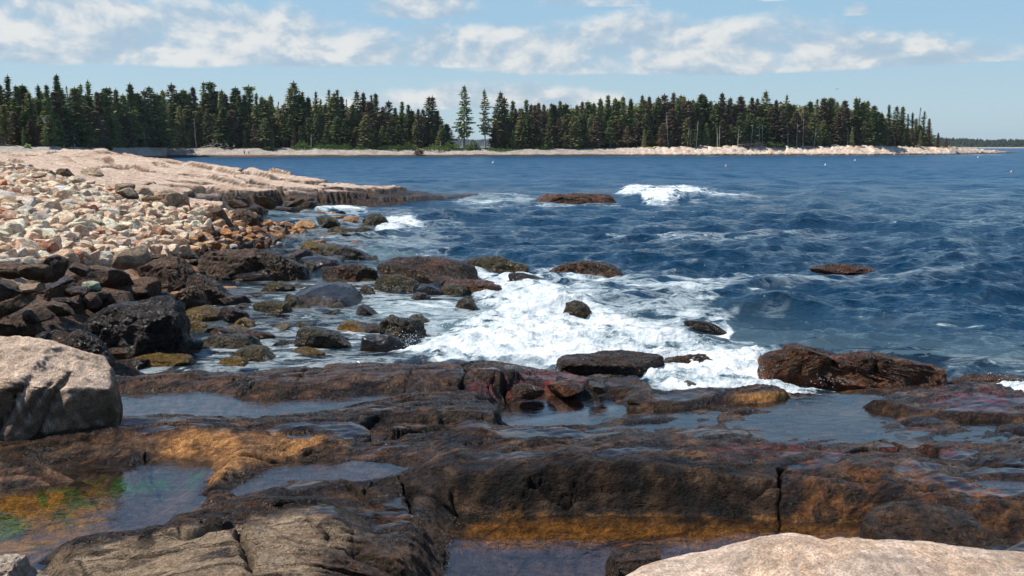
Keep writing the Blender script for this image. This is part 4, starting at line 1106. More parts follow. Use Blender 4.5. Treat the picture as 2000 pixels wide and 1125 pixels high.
# outline, base line in the photo, recipe, options
ROCKS = [
 ("round blackish boulder in the surf just left of the small white breaker", [(706,441),(708,428),(720,417),(735,416),(748,421),(757,431),(764,438),(752,441),(720,445)], 444, 'barn', dict(depth=.9, rough=.07)),
 ("low olive weed-covered rock in front of the round blackish surf boulder", [(638,460),(641,447),(655,443),(690,447),(706,442),(722,445),(738,457),(725,462),(690,465),(660,463)], 464, 'olive', dict(depth=.5, rough=.09)),
 ("rounded olive boulder in shallow water left of the blackish surf boulder", [(627,440),(632,428),(645,423),(655,428),(663,438),(650,441)], 441, 'olive', dict(sub=4)),
 ("blocky orange brown rock in the shallows under the headland ledge", [(568,446),(578,432),(600,430),(618,438),(610,448),(590,450)], 450, 'amber', dict(sub=4, box=.5)),
 ("wedge rock with olive top and orange lower side in the shallows", [(578,498),(588,470),(600,467),(625,477),(650,489),(654,498),(620,500)], 499, 'gold', dict(cuts=7)),
 ("dark grey peaked rock right of the orange and olive wedge rock", [(652,500),(660,486),(675,480),(700,488),(738,500),(700,504),(670,504)], 503, 'black', dict(depth=.7)),
 ("flat smooth purplish slab below the orange and olive wedge rock", [(580,512),(588,502),(620,498),(660,505),(682,519),(640,528),(600,526)], 525, 'slate', dict(depth=.9, flat=.4, rough=.04)),
 ("rust brown knobbly rock between the purplish slab and long flat reef", [(625,546),(630,525),(660,518),(700,515),(732,525),(742,542),(700,553),(650,551)], 550, 'weed', dict(depth=.7, rough=.11)),
 ("long flat reddish brown reef rock left of the main surf", [(733,526),(740,513),(770,503),(820,499),(860,500),(900,510),(932,520),(936,540),(900,556),(850,550),(780,538)], 550, 'weed', dict(depth=.55, rough=.06, flat=.4)),
 ("olive topped dark rock at the top left corner of the white surf", [(895,521),(912,505),(940,501),(975,499),(1000,509),(1032,516),(1036,527),(1010,530),(985,536),(950,533),(920,528)], 532, 'olive', dict(depth=.6, rough=.06)),
 ("low brown rock ringed by foam right of the olive topped surf rock", [(1058,529),(1090,518),(1110,512),(1150,508),(1190,514),(1210,519),(1218,530),(1180,533),(1130,536),(1100,534)], 534, 'weed', dict(depth=.5, rough=.07)),
 ("thin black rock half drowned in the foam below the olive topped surf rock", [(991,535),(1008,532),(1040,537),(1095,547),(1050,554),(1010,557),(1000,551)], 553, 'black', dict(depth=.6)),
 ("low rusty shelf rock at the left edge of the white surf", [(855,552),(880,546),(945,547),(987,556),(962,563),(932,577),(900,568),(865,562)], 571, 'rust', dict(depth=.7, rough=.09)),
 ("long olive plank shaped rock with a wet blue sheen, left of the rusty shelf", [(727,566),(734,545),(745,536),(780,536),(815,548),(838,561),(830,570),(780,569),(740,568)], 568, 'olive', dict(depth=.5, flat=.7, box=.45, rough=.03, cuts=3)),
 ("narrow sloping plank rock touching the right end of the olive plank rock", [(813,563),(822,553),(845,557),(880,567),(893,573),(870,577),(838,573)], 576, 'slate', dict(depth=.6, flat=.6, box=.45, rough=.03, sub=4)),
 ("broad smooth black slab like a whale back, wet top, in the inner channel", [(571,578),(580,565),(610,555),(650,550),(680,555),(712,572),(742,592),(700,594),(640,595),(600,589)], 591, 'slate', dict(depth=1.0, flat=.55, box=.5, rough=.025, cuts=3, sub=6)),
 ("olive peaked rock tucked against the left end of the broad black slab", [(546,584),(560,573),(575,578),(600,594),(610,602),(580,605),(558,600)], 603, 'olive', dict()),
 ("dark olive flat sided block with a crack, left of the broad black slab", [(490,600),(495,590),(530,586),(560,589),(573,605),(565,612),(530,616),(505,611)], 614, 'olive', dict(box=.45, depth=.8, rough=.05)),
 ("small dark dome between the cracked olive block and the brown knobs", [(456,602),(462,593),(480,591),(490,598),(488,604),(470,605)], 604, 'dark', dict(sub=4)),
 ("brown knobbly rock beside the big golden weed mound", [(428,604),(440,597),(455,601),(480,608),(488,616),(465,634),(442,630),(432,615)], 630, 'dark', dict(depth=.9)),
 ("small bright golden rock at the foot of the brown knobbly rock", [(452,636),(460,625),(475,619),(492,627),(503,636),(480,640)], 639, 'gold', dict(sub=4)),
 ("big golden green weed mound right of the black striated crag", [(335,615),(362,601),(400,594),(430,602),(440,618),(430,628),(380,628),(350,622)], 626, 'gold', dict(depth=.9, rough=.04, box=.8)),
 ("low amber weed mound just below the big golden green mound", [(348,641),(360,629),(385,625),(403,632),(406,641),(380,644)], 642, 'gold', dict(sub=4, depth=.8, rough=.04, box=.8)),
 ("long low purplish ledge behind the sparkling flat topped rock", [(403,651),(420,641),(450,645),(500,645),(530,650),(551,660),(530,664),(450,660)], 662, 'weed', dict(depth=.35, rough=.06)),
 ("flat topped wet rock sparkling with barnacles behind two green mounds", [(387,679),(392,665),(405,657),(440,652),(490,654),(507,664),(509,676),(470,683),(420,681)], 680, 'barn', dict(depth=.6, flat=.4, box=.45)),
 ("moss green weed mound with a peak, front of the sparkling flat rock", [(449,700),(458,683),(485,673),(515,675),(540,690),(556,702),(520,707),(480,707)], 705, 'olive', dict(depth=.8, rough=.04)),
 ("small golden mound at the left foot of the moss green mound", [(412,716),(430,700),(450,694),(475,698),(491,711),(470,719)], 717, 'gold', dict(sub=4, depth=.8)),
 ("small green wave-washed rock in front of the broad black slab", [(637,604),(650,592),(662,589),(679,600),(670,605)], 604, 'olive', dict(sub=4)),
 ("dark pointed rock wedge right of the small green washed rock", [(686,610),(698,598),(708,593),(725,603),(750,619),(720,618),(700,614)], 617, 'black', dict(sub=4)),
 ("small jagged black rock between the broad black slab and the olive plank", [(697,569),(706,558),(713,556),(725,563),(741,574),(730,578),(715,574)], 576, 'barn', dict(sub=4, rough=.12)),
 ("small golden brown rock alone in the middle of the inner channel", [(654,641),(664,628),(675,624),(695,630),(736,641),(700,644),(670,643)], 642, 'gold', dict(sub=4)),
 ("brown wedge block with a steep left end in the inner channel", [(575,668),(582,640),(590,636),(620,640),(660,648),(690,662),(704,673),(680,681),(630,680),(600,678)], 678, 'barn', dict(cuts=7, box=.45, depth=.6, rough=.06)),
 ("large barnacled boulder at the left tip of the white surf", [(741,642),(745,625),(760,615),(775,618),(790,622),(815,622),(832,635),(836,648),(810,661),(780,659),(755,652)], 657, 'barn', dict(rough=.10)),
 ("smooth slate dark block below the large barnacled boulder", [(704,675),(707,655),(730,652),(760,652),(790,668),(796,674),(785,685),(740,685),(712,681)], 683, 'slate', dict(depth=.7, flat=.5, box=.5, rough=.03)),
 ("small brown cap rock behind the large barnacled boulder", [(796,624),(800,613),(820,613),(846,626),(825,631)], 630, 'barn', dict(sub=4)),
 ("small wedge rock in swirling water below the olive plank rock", [(798,581),(812,570),(830,571),(851,584),(820,587)], 585, 'dark', dict(sub=4)),
 ("small grey dome speckled with barnacles left of the surf", [(885,598),(895,586),(912,577),(925,584),(936,598),(915,601)], 599, 'barn', dict(sub=4, rough=.10)),
 ("lone round brown rock in the middle of the white surf", [(1098,610),(1106,592),(1122,586),(1140,589),(1151,599),(1160,610),(1130,614)], 612, 'barn', dict(sub=5, rough=.10, zb=.06)),
 ("thin dark rock barely breaking the water right of the surf", [(1320,629),(1350,625),(1390,629),(1415,636),(1430,646),(1400,643),(1360,636)], 641, 'black', dict(sub=4, depth=.3)),
 ("flat reddish islet rock left of the far breaking wave", [(1034,391),(1038,380),(1080,379),(1130,377),(1194,379),(1209,390),(1200,397),(1150,400),(1090,396),(1045,394)], 397, 'rust', dict(depth=.4, box=.45, rough=.05)),
 ("flat orange brown rock at the edge of the near ledge, centre left", [(626,722),(632,712),(660,711),(685,712),(710,707),(740,709),(753,721),(740,729),(680,731)], 728, 'rust', dict(depth=.5, rough=.06)),
 ("large rust red block with water pouring off it, right of the surf", [(1486,722),(1488,697),(1505,691),(1530,690),(1535,674),(1560,671),(1590,681),(1615,690),(1650,691),(1690,685),(1730,688),(1790,705),(1838,709),(1847,730),(1840,750),(1780,754),(1700,754),(1620,753),(1540,750),(1508,744)], 750, 'rust', dict(depth=.38, sub=6, box=.38, rough=.065, cuts=4, planes=[(0,-1,.25,.7)], sink=.2, crease=[(1620,700,1600,750,.04,.06),(1700,700,1690,750,.04,.06),(1770,740,1830,715,.04,.06),(1560,690,1540,745,.04,.06)])),
 ("slanting dark slab with an overhanging left end in the near surf", [(1087,712),(1087,698),(1110,695),(1150,691),(1220,683),(1260,689),(1298,692),(1302,706),(1270,716),(1230,730),(1180,737),(1145,740),(1112,726)], 733, 'dark', dict(depth=.55, sub=6, box=.4, rough=.06, cuts=3, planes=[(-.25,-1,-.35,.6),(.25,-.25,1,.8)])),
 ("jagged brown rock between the slanting slab and the rust red block", [(1282,713),(1300,701),(1340,693),(1378,691),(1395,700),(1365,716),(1340,721),(1300,719)], 718, 'weed', dict(depth=.6, rough=.13)),
 ("small flat brown rock poking from the foam below the slanting slab", [(1248,739),(1275,731),(1300,733),(1310,741),(1270,743)], 741, 'weed', dict(sub=4, depth=.6)),
 ("low brown ledge rock under the slanting slab at the foam edge", [(1138,748),(1170,735),(1245,737),(1253,746),(1235,754),(1160,755)], 752, 'weed', dict(depth=.5, box=.5)),
 ("low reddish reef barely awash far right of the surf", [(1565,523),(1600,517),(1660,516),(1730,522),(1700,529),(1620,530)], 527, 'rust', dict(sub=4, depth=.3)),
 ("low crimson rock right of the large rust red block", [(1846,742),(1900,732),(1960,735),(2020,738),(2040,747),(1900,751)], 749, 'rust', dict(depth=.35, rough=.09)),
 ("golden weed covered ledge rock at the foot of the black striated crag", [(212,716),(255,696),(300,690),(370,692),(389,712),(370,719),(300,721)], 718, 'gold', dict(depth=.5, rough=.05)),
 ("black striated crag with slanting grooves behind the pale boulder", [(160,660),(165,630),(190,605),(230,590),(280,582),(320,577),(346,590),(357,613),(363,632),(371,657),(360,682),(330,694),(300,697),(250,692),(200,684)], 694, 'black', dict(depth=.7, sub=6, box=.5, rough=.05, strata=(48, 3.4, .07), zb=.05, cuts=4)),
 ("large brown ribbed boulder left of the pale green stone", [(10,575),(28,560),(78,530),(110,533),(150,562),(157,580),(140,597),(100,603),(55,607),(18,592)], 603, 'brown', dict(zb=.72, strata=(-30, 3, .03), sub=6, depth=.8)),
 ("smooth brown hump behind the pale green stone", [(72,545),(130,521),(180,516),(215,524),(247,546),(252,566),(220,576),(160,563),(115,557)], 572, 'brown', dict(zb=.72, depth=.8, rough=.05, box=.8)),
 ("dark grey rounded slab right below the pale green stone", [(151,582),(165,568),(200,561),(250,569),(264,586),(250,601),(200,602),(160,597)], 600, 'brownd', dict(zb=.55, depth=.7, rough=.05, box=.8)),
 ("pale green lichen speckled stone resting on dark rocks", [(158,560),(162,550),(178,547),(192,551),(197,560),(180,566)], 566, 'lichen', dict(zb=.95, sub=4, box=1.0, rough=.04, cuts=1, Yc=None)),
 ("dark cracked cube shaped rock right of the smooth brown hump", [(241,562),(258,546),(300,540),(313,555),(311,572),(290,577),(260,574)], 575, 'brownd', dict(zb=.5, box=.4, depth=.9)),
 ("thin ochre slab pointing down above the pale boulder", [(-40,560),(0,571),(20,580),(50,597),(65,608),(40,609),(0,604),(-40,600)], 606, 'tan', dict(zb=.85, depth=.4, sub=5)),
 ("pale scooped stone at the left edge on the dark rocks", [(9,556),(15,542),(35,542),(60,530),(71,535),(62,557),(40,564)], 562, 'tan', dict(zb=.95, sub=4, depth=.6)),
 ("dark brown jagged rock at the left edge above the pale boulder", [(-60,640),(-40,600),(0,599),(40,604),(65,620),(82,642),(40,656),(0,656)], 654, 'brownd', dict(zb=.7, depth=.8, strata=(-20, 3, .03))),
 ("orange brick coloured stone in the gap below the dark grey slab", [(132,604),(136,594),(150,592),(159,598),(157,607),(145,608)], 607, 'amber', dict(zb=.55, sub=4)),
 ("rough dark hump directly behind the top of the pale boulder", [(35,705),(50,655),(90,643),(140,640),(170,655),(200,682),(228,705),(226,738),(100,738)], 736, 'dark', dict(zb=.35, depth=.8, sub=6, strata=(-35, 3.5, .02))),
 ("tilted grey brown slab above the black layered rock's left end", [(268,522),(300,505),(340,499),(368,510),(378,530),(402,551),(370,562),(330,562),(288,552)], 558, 'brownd', dict(zb=.3, depth=.6)),
 ("broad black layered rock between the cobbles and the first channel", [(377,502),(400,491),(440,486),(490,485),(522,495),(560,518),(566,536),(540,546),(500,542),(460,536),(430,531),(390,520)], 541, 'brownd', dict(zb=.05, depth=.7, sub=6, strata=(-14, 5, .04), rough=.05)),
 ("dark ridge sloping to the right from the black layered rock", [(493,486),(505,480),(530,490),(590,519),(616,546),(600,550),(555,538)], 547, 'dark', dict(depth=.5, strata=(-25, 3, .03))),
 ("wet greenish slab at the foot of the black layered rock", [(440,537),(480,524),(530,517),(560,530),(567,543),(500,548)], 546, 'slate', dict(depth=.6, flat=.5, rough=.03)),
 ("low wave-washed dark rock left of the channel foam", [(503,568),(520,553),(545,548),(575,556),(577,567),(540,571)], 569, 'olive', dict(sub=4, depth=.7)),
 ("cluster rock golden brown and split beside the golden green mound", [(333,593),(345,572),(370,556),(392,570),(412,590),(400,600),(357,599)], 598, 'brown', dict(zb=.15, rough=.12)),
 ("dark slanting rock between the layered rock and split golden brown rock", [(345,545),(380,533),(420,548),(462,573),(472,587),(430,593),(385,577)], 588, 'dark', dict(zb=.1, depth=.7, strata=(-30, 3, .03))),
 ("big triangular brown rock with a sharp peak among the orange cobbles", [(395,437),(404,418),(419,403),(432,408),(462,441),(455,449),(428,444)], 447, 'brown', dict(zb=.6, depth=.8, cuts=7)),
 ("upright tan triangle stone in front of the sharp peaked brown rock", [(392,462),(397,440),(407,432),(432,459),(426,470),(405,472)], 470, 'brown', dict(zb=.45, sub=4, depth=.8, cuts=7)),
 ("blocky grey brown rock right of the sharp peaked brown rock", [(443,431),(455,415),(480,408),(502,420),(507,439),(480,443),(458,438)], 442, 'brownd', dict(zb=.5, box=.4, depth=.8)),
 ("dark peaked rock at the inner corner of the headland ledge", [(482,411),(490,400),(505,396),(523,408),(523,416),(500,417)], 416, 'dark', dict(zb=.35, sub=4)),
 ("small black fin shaped rock in the corner of the cove", [(494,437),(500,420),(510,421),(520,438),(508,442)], 441, 'black', dict(zb=.2, sub=4, cuts=8)),
 ("big tan boulder with vertical cracks below the headland ledge", [(292,396),(300,379),(325,369),(350,378),(366,388),(369,401),(350,405),(320,399)], 403, 'tan', dict(zb=1.45, depth=.7, crease=[(345,382,340,400,.1,.12),(358,388,352,403,.1,.12)])),
 ("shadowed grey boulder left of the big cracked tan boulder", [(250,388),(262,368),(285,365),(298,378),(296,391),(270,393)], 391, 'tan', dict(zb=1.6, sub=4)),
 ("dark rock block sitting at the foot of the headland cliff", [(548,398),(556,384),(590,381),(612,387),(608,400),(575,404)], 402, 'brownd', dict(zb=.15, box=.45, depth=.7)),
 ("low brown rock at the waterline left of the headland cliff foot", [(520,412),(540,402),(575,403),(590,411),(560,417)], 416, 'dark', dict(zb=0, sub=4, depth=.6)),
 ("loose pale slab boulder with a dark side on the headland crest", [(138,356),(150,335),(175,326),(200,340),(202,350),(175,356)], 356, 'tan', dict(zb=2.15, depth=.6, cuts=7)),
 ("brown fractured block next to the loose pale slab boulder", [(104,355),(110,330),(130,328),(142,342),(140,358),(120,360)], 359, 'brown', dict(zb=2.12, box=.45, depth=.8)),
 ("tan angular boulder left of the brown fractured block", [(70,345),(82,330),(100,333),(113,350),(100,364),(76,360)], 362, 'tan', dict(zb=2.1, depth=.8, cuts=7)),
 ("pale pink angular block left of the tan angular boulder", [(38,352),(42,335),(55,328),(74,340),(76,356),(55,360)], 359, 'pink', dict(zb=2.2, depth=.8, cuts=7)),
 ("dark shadowed rock at the left edge near the top of the cobbles", [(-20,335),(0,321),(30,319),(52,325),(46,334),(20,336)], 335, 'brownd', dict(zb=2.65, depth=.6)),
 # foreground
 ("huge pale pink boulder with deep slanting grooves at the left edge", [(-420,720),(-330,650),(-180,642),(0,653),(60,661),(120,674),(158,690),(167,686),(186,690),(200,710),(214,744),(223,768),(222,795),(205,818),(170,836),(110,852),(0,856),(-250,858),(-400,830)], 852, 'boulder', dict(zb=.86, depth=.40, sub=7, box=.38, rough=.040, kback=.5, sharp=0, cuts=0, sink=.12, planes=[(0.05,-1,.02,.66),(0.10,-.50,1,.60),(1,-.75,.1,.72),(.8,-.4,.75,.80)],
      crease=[(78,738,10,850,.05,.16),(20,745,-20,790,.04,.05),(118,740,70,815,.02,.04),(138,735,100,850,.03,.07),(148,770,136,825,.04,-.05),(0,735,-60,850,.05,.12),(30,690,55,705,.02,.03),(90,700,115,712,.015,.025)])),
 ("dark angular chunk wedged under the right end of the huge pale boulder", [(168,838),(172,812),(186,790),(200,768),(215,756),(224,764),(224,800),(221,826),(200,842)], 840, 'brownw', dict(zb=.76, depth=.9, cuts=8, rough=.04)),
 ("bright pink granite boulder filling the bottom right corner", [(1150,1190),(1200,1126),(1232,1110),(1300,1099),(1388,1088),(1430,1070),(1500,1050),(1590,1043),(1630,1046),(1668,1055),(1700,1045),(1780,1050),(1850,1052),(1960,1056),(2010,1068),(2200,1080),(2500,1130),(2500,1500),(1100,1500)], 1330, 'granite', dict(zb=.75, depth=.50, sub=7, box=.5, rough=.018, cuts=0, kback=.55, sharp=0, planes=[(0,-.5,1,.80),(-.4,-.3,.9,.86)], sink=.1, Yc=5.3, flat=0)),
 ("dark wet rock ridge behind the bright corner boulder", [(1686,1030),(1700,1003),(1740,988),(1785,984),(1850,990),(1905,1003),(2010,1032),(2150,1060),(2150,1100),(1800,1085),(1690,1070)], 1085, 'dark', dict(zb=.5, depth=.5, sub=6, rough=.06, strata=(25, 3, .03))),
 ("pale lumpy stone in the bottom left corner beside the green pool", [(-60,1120),(-30,1088),(5,1084),(30,1090),(48,1112),(100,1118),(105,1150),(-60,1160)], 1150, 'creamw', dict(zb=.95, sub=5, depth=.8, rough=.08)),
 ("small rounded orange stone bump on the orange slab", [(355,872),(365,857),(385,846),(402,846),(412,856),(405,868),(380,873)], 872, 'orangeb', dict(zb=.90, snap=-.025, sub=4, depth=.7, rough=.03, box=.9, cuts=2, sharp=0)),
 ("tiny yellow stone at the left pool's upper edge", [(76,914),(81,907),(89,906),(93,911),(88,916)], 915, 'amber', dict(zb=.72, snap=0, sub=3)),
 ("thin dark rock lip beside the bright corner boulder at the pool", [(1185,1125),(1230,1108),(1290,1097),(1325,1099),(1310,1112),(1240,1135)], 1118, 'dark', dict(zb=.52, depth=.5, rough=.04)),
]
REC['boulder'] = ((.11,.075,.045), (.20,.14,.092), (.78,.575,.42), (.46,.33,.23), .0, .35)  # low and body colours: stain with the front's shade painted in
REC['granite'] = ((.60,.42,.29), (.74,.55,.41), (.78,.59,.45), (.62,.40,.24), .0, .5)
REC['brownw'] = ((.06,.035,.022), (.11,.07,.045), (.30,.20,.13), (.09,.05,.03), .3, .4)
REC['creamw'] = ((.34,.25,.17), (.46,.35,.26), (.54,.43,.33), (.34,.25,.17), .03, .5)
REC['orangeb'] = ((.40,.20,.08), (.55,.30,.13), (.62,.38,.19), (.45,.24,.09), .2, .3)
for r in ROCKS:
    outline_rock(r[0], r[1], r[2], r[3], **r[4])

FILL = []
def filler(zone, n, recs, rmin, rmax, tail, seed, emb=.45, group='weedy rocks filling the shoreline'):
    """more rocks jumbled between the ones above"""
    rs = np.random.RandomState(seed); k = 0; tries = 0; got = []
    while k < n and tries < n * 40:
        tries += 1
        xs = [p[0] for p in zone]; ys = [p[1] for p in zone]
        px = xs[0] * 0 + min(xs) + rs.rand() * (max(xs) - min(xs)); py = min(ys) + rs.rand() * (max(ys) - min(ys))
        if sdf(zone, np.array([px]), np.array([py]), 5)[0] <= 0: continue
        z = 0.0
        for _ in range(3): g = G(px, py, max(z, -.05)); z = ground(g[0], g[1])
        z = max(z, -.06); g = G(px, py, z)
        r = rmin + (rmax - rmin) * rs.rand() ** 1.6
        if any((g[0] - q[0]) ** 2 + (g[1] - q[1]) ** 2 < (.62 * (r + q[2])) ** 2 for q in got): continue
        got.append((g[0], g[1], r)); k += 1
        U, Fc = ICO[4]
        P = rock_shape(U, 5000 + seed * 100 + k, cuts=13, box=.55, cutr=(.45, .9))
        P = P * (1 + .10 * fbm3(P * 2.2 + k, 4, k % 40))[:, None]
        P = P * (r * np.array([1.1 + .5 * rs.rand(), .9 + .3 * rs.rand(), .42 + .3 * rs.rand()]))
        a = (rs.rand() - .5) * .7; ca, sa = cos(a), sin(a); P = P @ np.array([[ca, 0, sa], [0, 1, 0], [-sa, 0, ca]]).T
        a = rs.rand() * 3; ca, sa = cos(a), sin(a); P = P @ np.array([[ca, -sa, 0], [sa, ca, 0], [0, 0, 1]]).T
        rec = recs[rs.randint(len(recs))]
        C, wv = rock_color(P / r, vnormals(P, Fc)[:, 2], P[:, 2] / r + .25, rec, 300 + k, 1.0)
        o = link_mesh('rock', mesh_from('rock', P, Fc, ROCK, True, C * (.8 + .4 * rs.rand()), wv, sharp=28)); o.location = (g[0], g[1], z + P[:, 2].max() * (1 - 2 * emb) * .5)
        o['category'] = 'rock'; o['group'] = group
        nm = {'dark': 'dark brown', 'black': 'black', 'olive': 'olive weedy', 'gold': 'golden weedy', 'orange': 'rusty orange', 'rust': 'rust red', 'weed': 'reddish brown', 'slate': 'slate dark', 'brown': 'brown', 'brownd': 'dull brown', 'barn': 'barnacled', 'amber': 'orange', 'tan': 'tan', 'red': 'brick red'}[rec]
        FILL.append((('broad ' if r > .6 * rmax else 'small ') + nm + ' rock', float(px), o, tail))
filler([(0,520),(120,510),(300,500),(360,560),(340,600),(250,600),(60,620),(-10,610)], 34, ['brown', 'brownd', 'brownd', 'brown', 'dark', 'tan'], .18, .50, 'in the dry dark jumble below the cobbles', 1)
filler([(300,500),(380,495),(470,545),(460,600),(400,600),(330,600)], 26, ['dark', 'brownd', 'barn', 'amber', 'dark', 'weed'], .14, .42, 'where the dark jumble meets the first channel', 2)
filler([(150,600),(380,600),(420,650),(395,700),(230,735),(200,690)], 22, ['dark', 'black', 'olive', 'gold', 'weed'], .12, .38, 'around the black striated crag', 3)
filler([(400,600),(560,560),(720,560),(760,640),(700,700),(420,720),(390,660)], 44, ['olive', 'dark', 'weed', 'gold', 'barn', 'dark'], .10, .36, 'among the inner channel rocks', 4, .62)
filler([(470,500),(620,500),(760,500),(960,520),(980,575),(760,590),(560,560)], 40, ['weed', 'rust', 'dark', 'barn', 'olive'], .18, .62, 'around the long flat reef', 5, .6)
filler([(470,400),(640,405),(720,440),(720,475),(640,500),(540,480),(440,450)], 36, ['amber', 'orange', 'olive', 'brown', 'weed', 'dark', 'red'], .22, .62, 'in the cove shallows under the headland', 6, .55)
filler([(400,395),(560,385),(640,398),(600,412),(470,415)], 12, ['dark', 'brownd', 'brown', 'tan'], .2, .45, 'at the foot of the headland cliff', 7, .5)
filler([(60,325),(200,325),(300,350),(370,385),(300,392),(150,360),(60,345)], 18, ['tan', 'tan', 'brown', 'tan', 'tan'], .15, .38, 'scattered between the cobbles and the headland ledges', 8, .45)
filler([(930,715),(1120,725),(1300,745),(1500,765),(1500,775),(1250,785),(1120,775),(960,765)], 22, ['weed', 'rust', 'barn', 'dark'], .10, .26, 'along the foam edge of the near shelf', 9, .6)
# ------------------------------------------------------------------ cobble bank
ICO[2] = ico(2)
ORD = ['', 'second', 'third', 'fourth', 'fifth', 'sixth', 'seventh', 'eighth', 'ninth', 'tenth', 'eleventh', 'twelfth', 'thirteenth', 'fourteenth', 'fifteenth', 'sixteenth']
def rank_labels(items, fmt_first='leftmost {k}', fmt='{n} {k} from the left'):
    """items: list of (key, x, object, tail). every object of one key gets its own rank from the left"""
    groups = {}
    for it in items: groups.setdefault((it[0], it[3]), []).append(it)
    for (k, tail), L in groups.items():
        L.sort(key=lambda t: t[1])
        n = len(L)
        for i, it in enumerate(L):
            if n == 1: s = 'only ' + k
            elif i == 0: s = fmt_first.format(k=k)
            elif i == n - 1: s = 'rightmost ' + k
            else: s = fmt.format(n=ORD[min(i, 15)], k=k)
            it[2]['label'] = (s + ' ' + tail)
            w_ = it[2]['label'].split()
            if len(w_) > 16: it[2]['label'] = ' '.join(w_[:16])

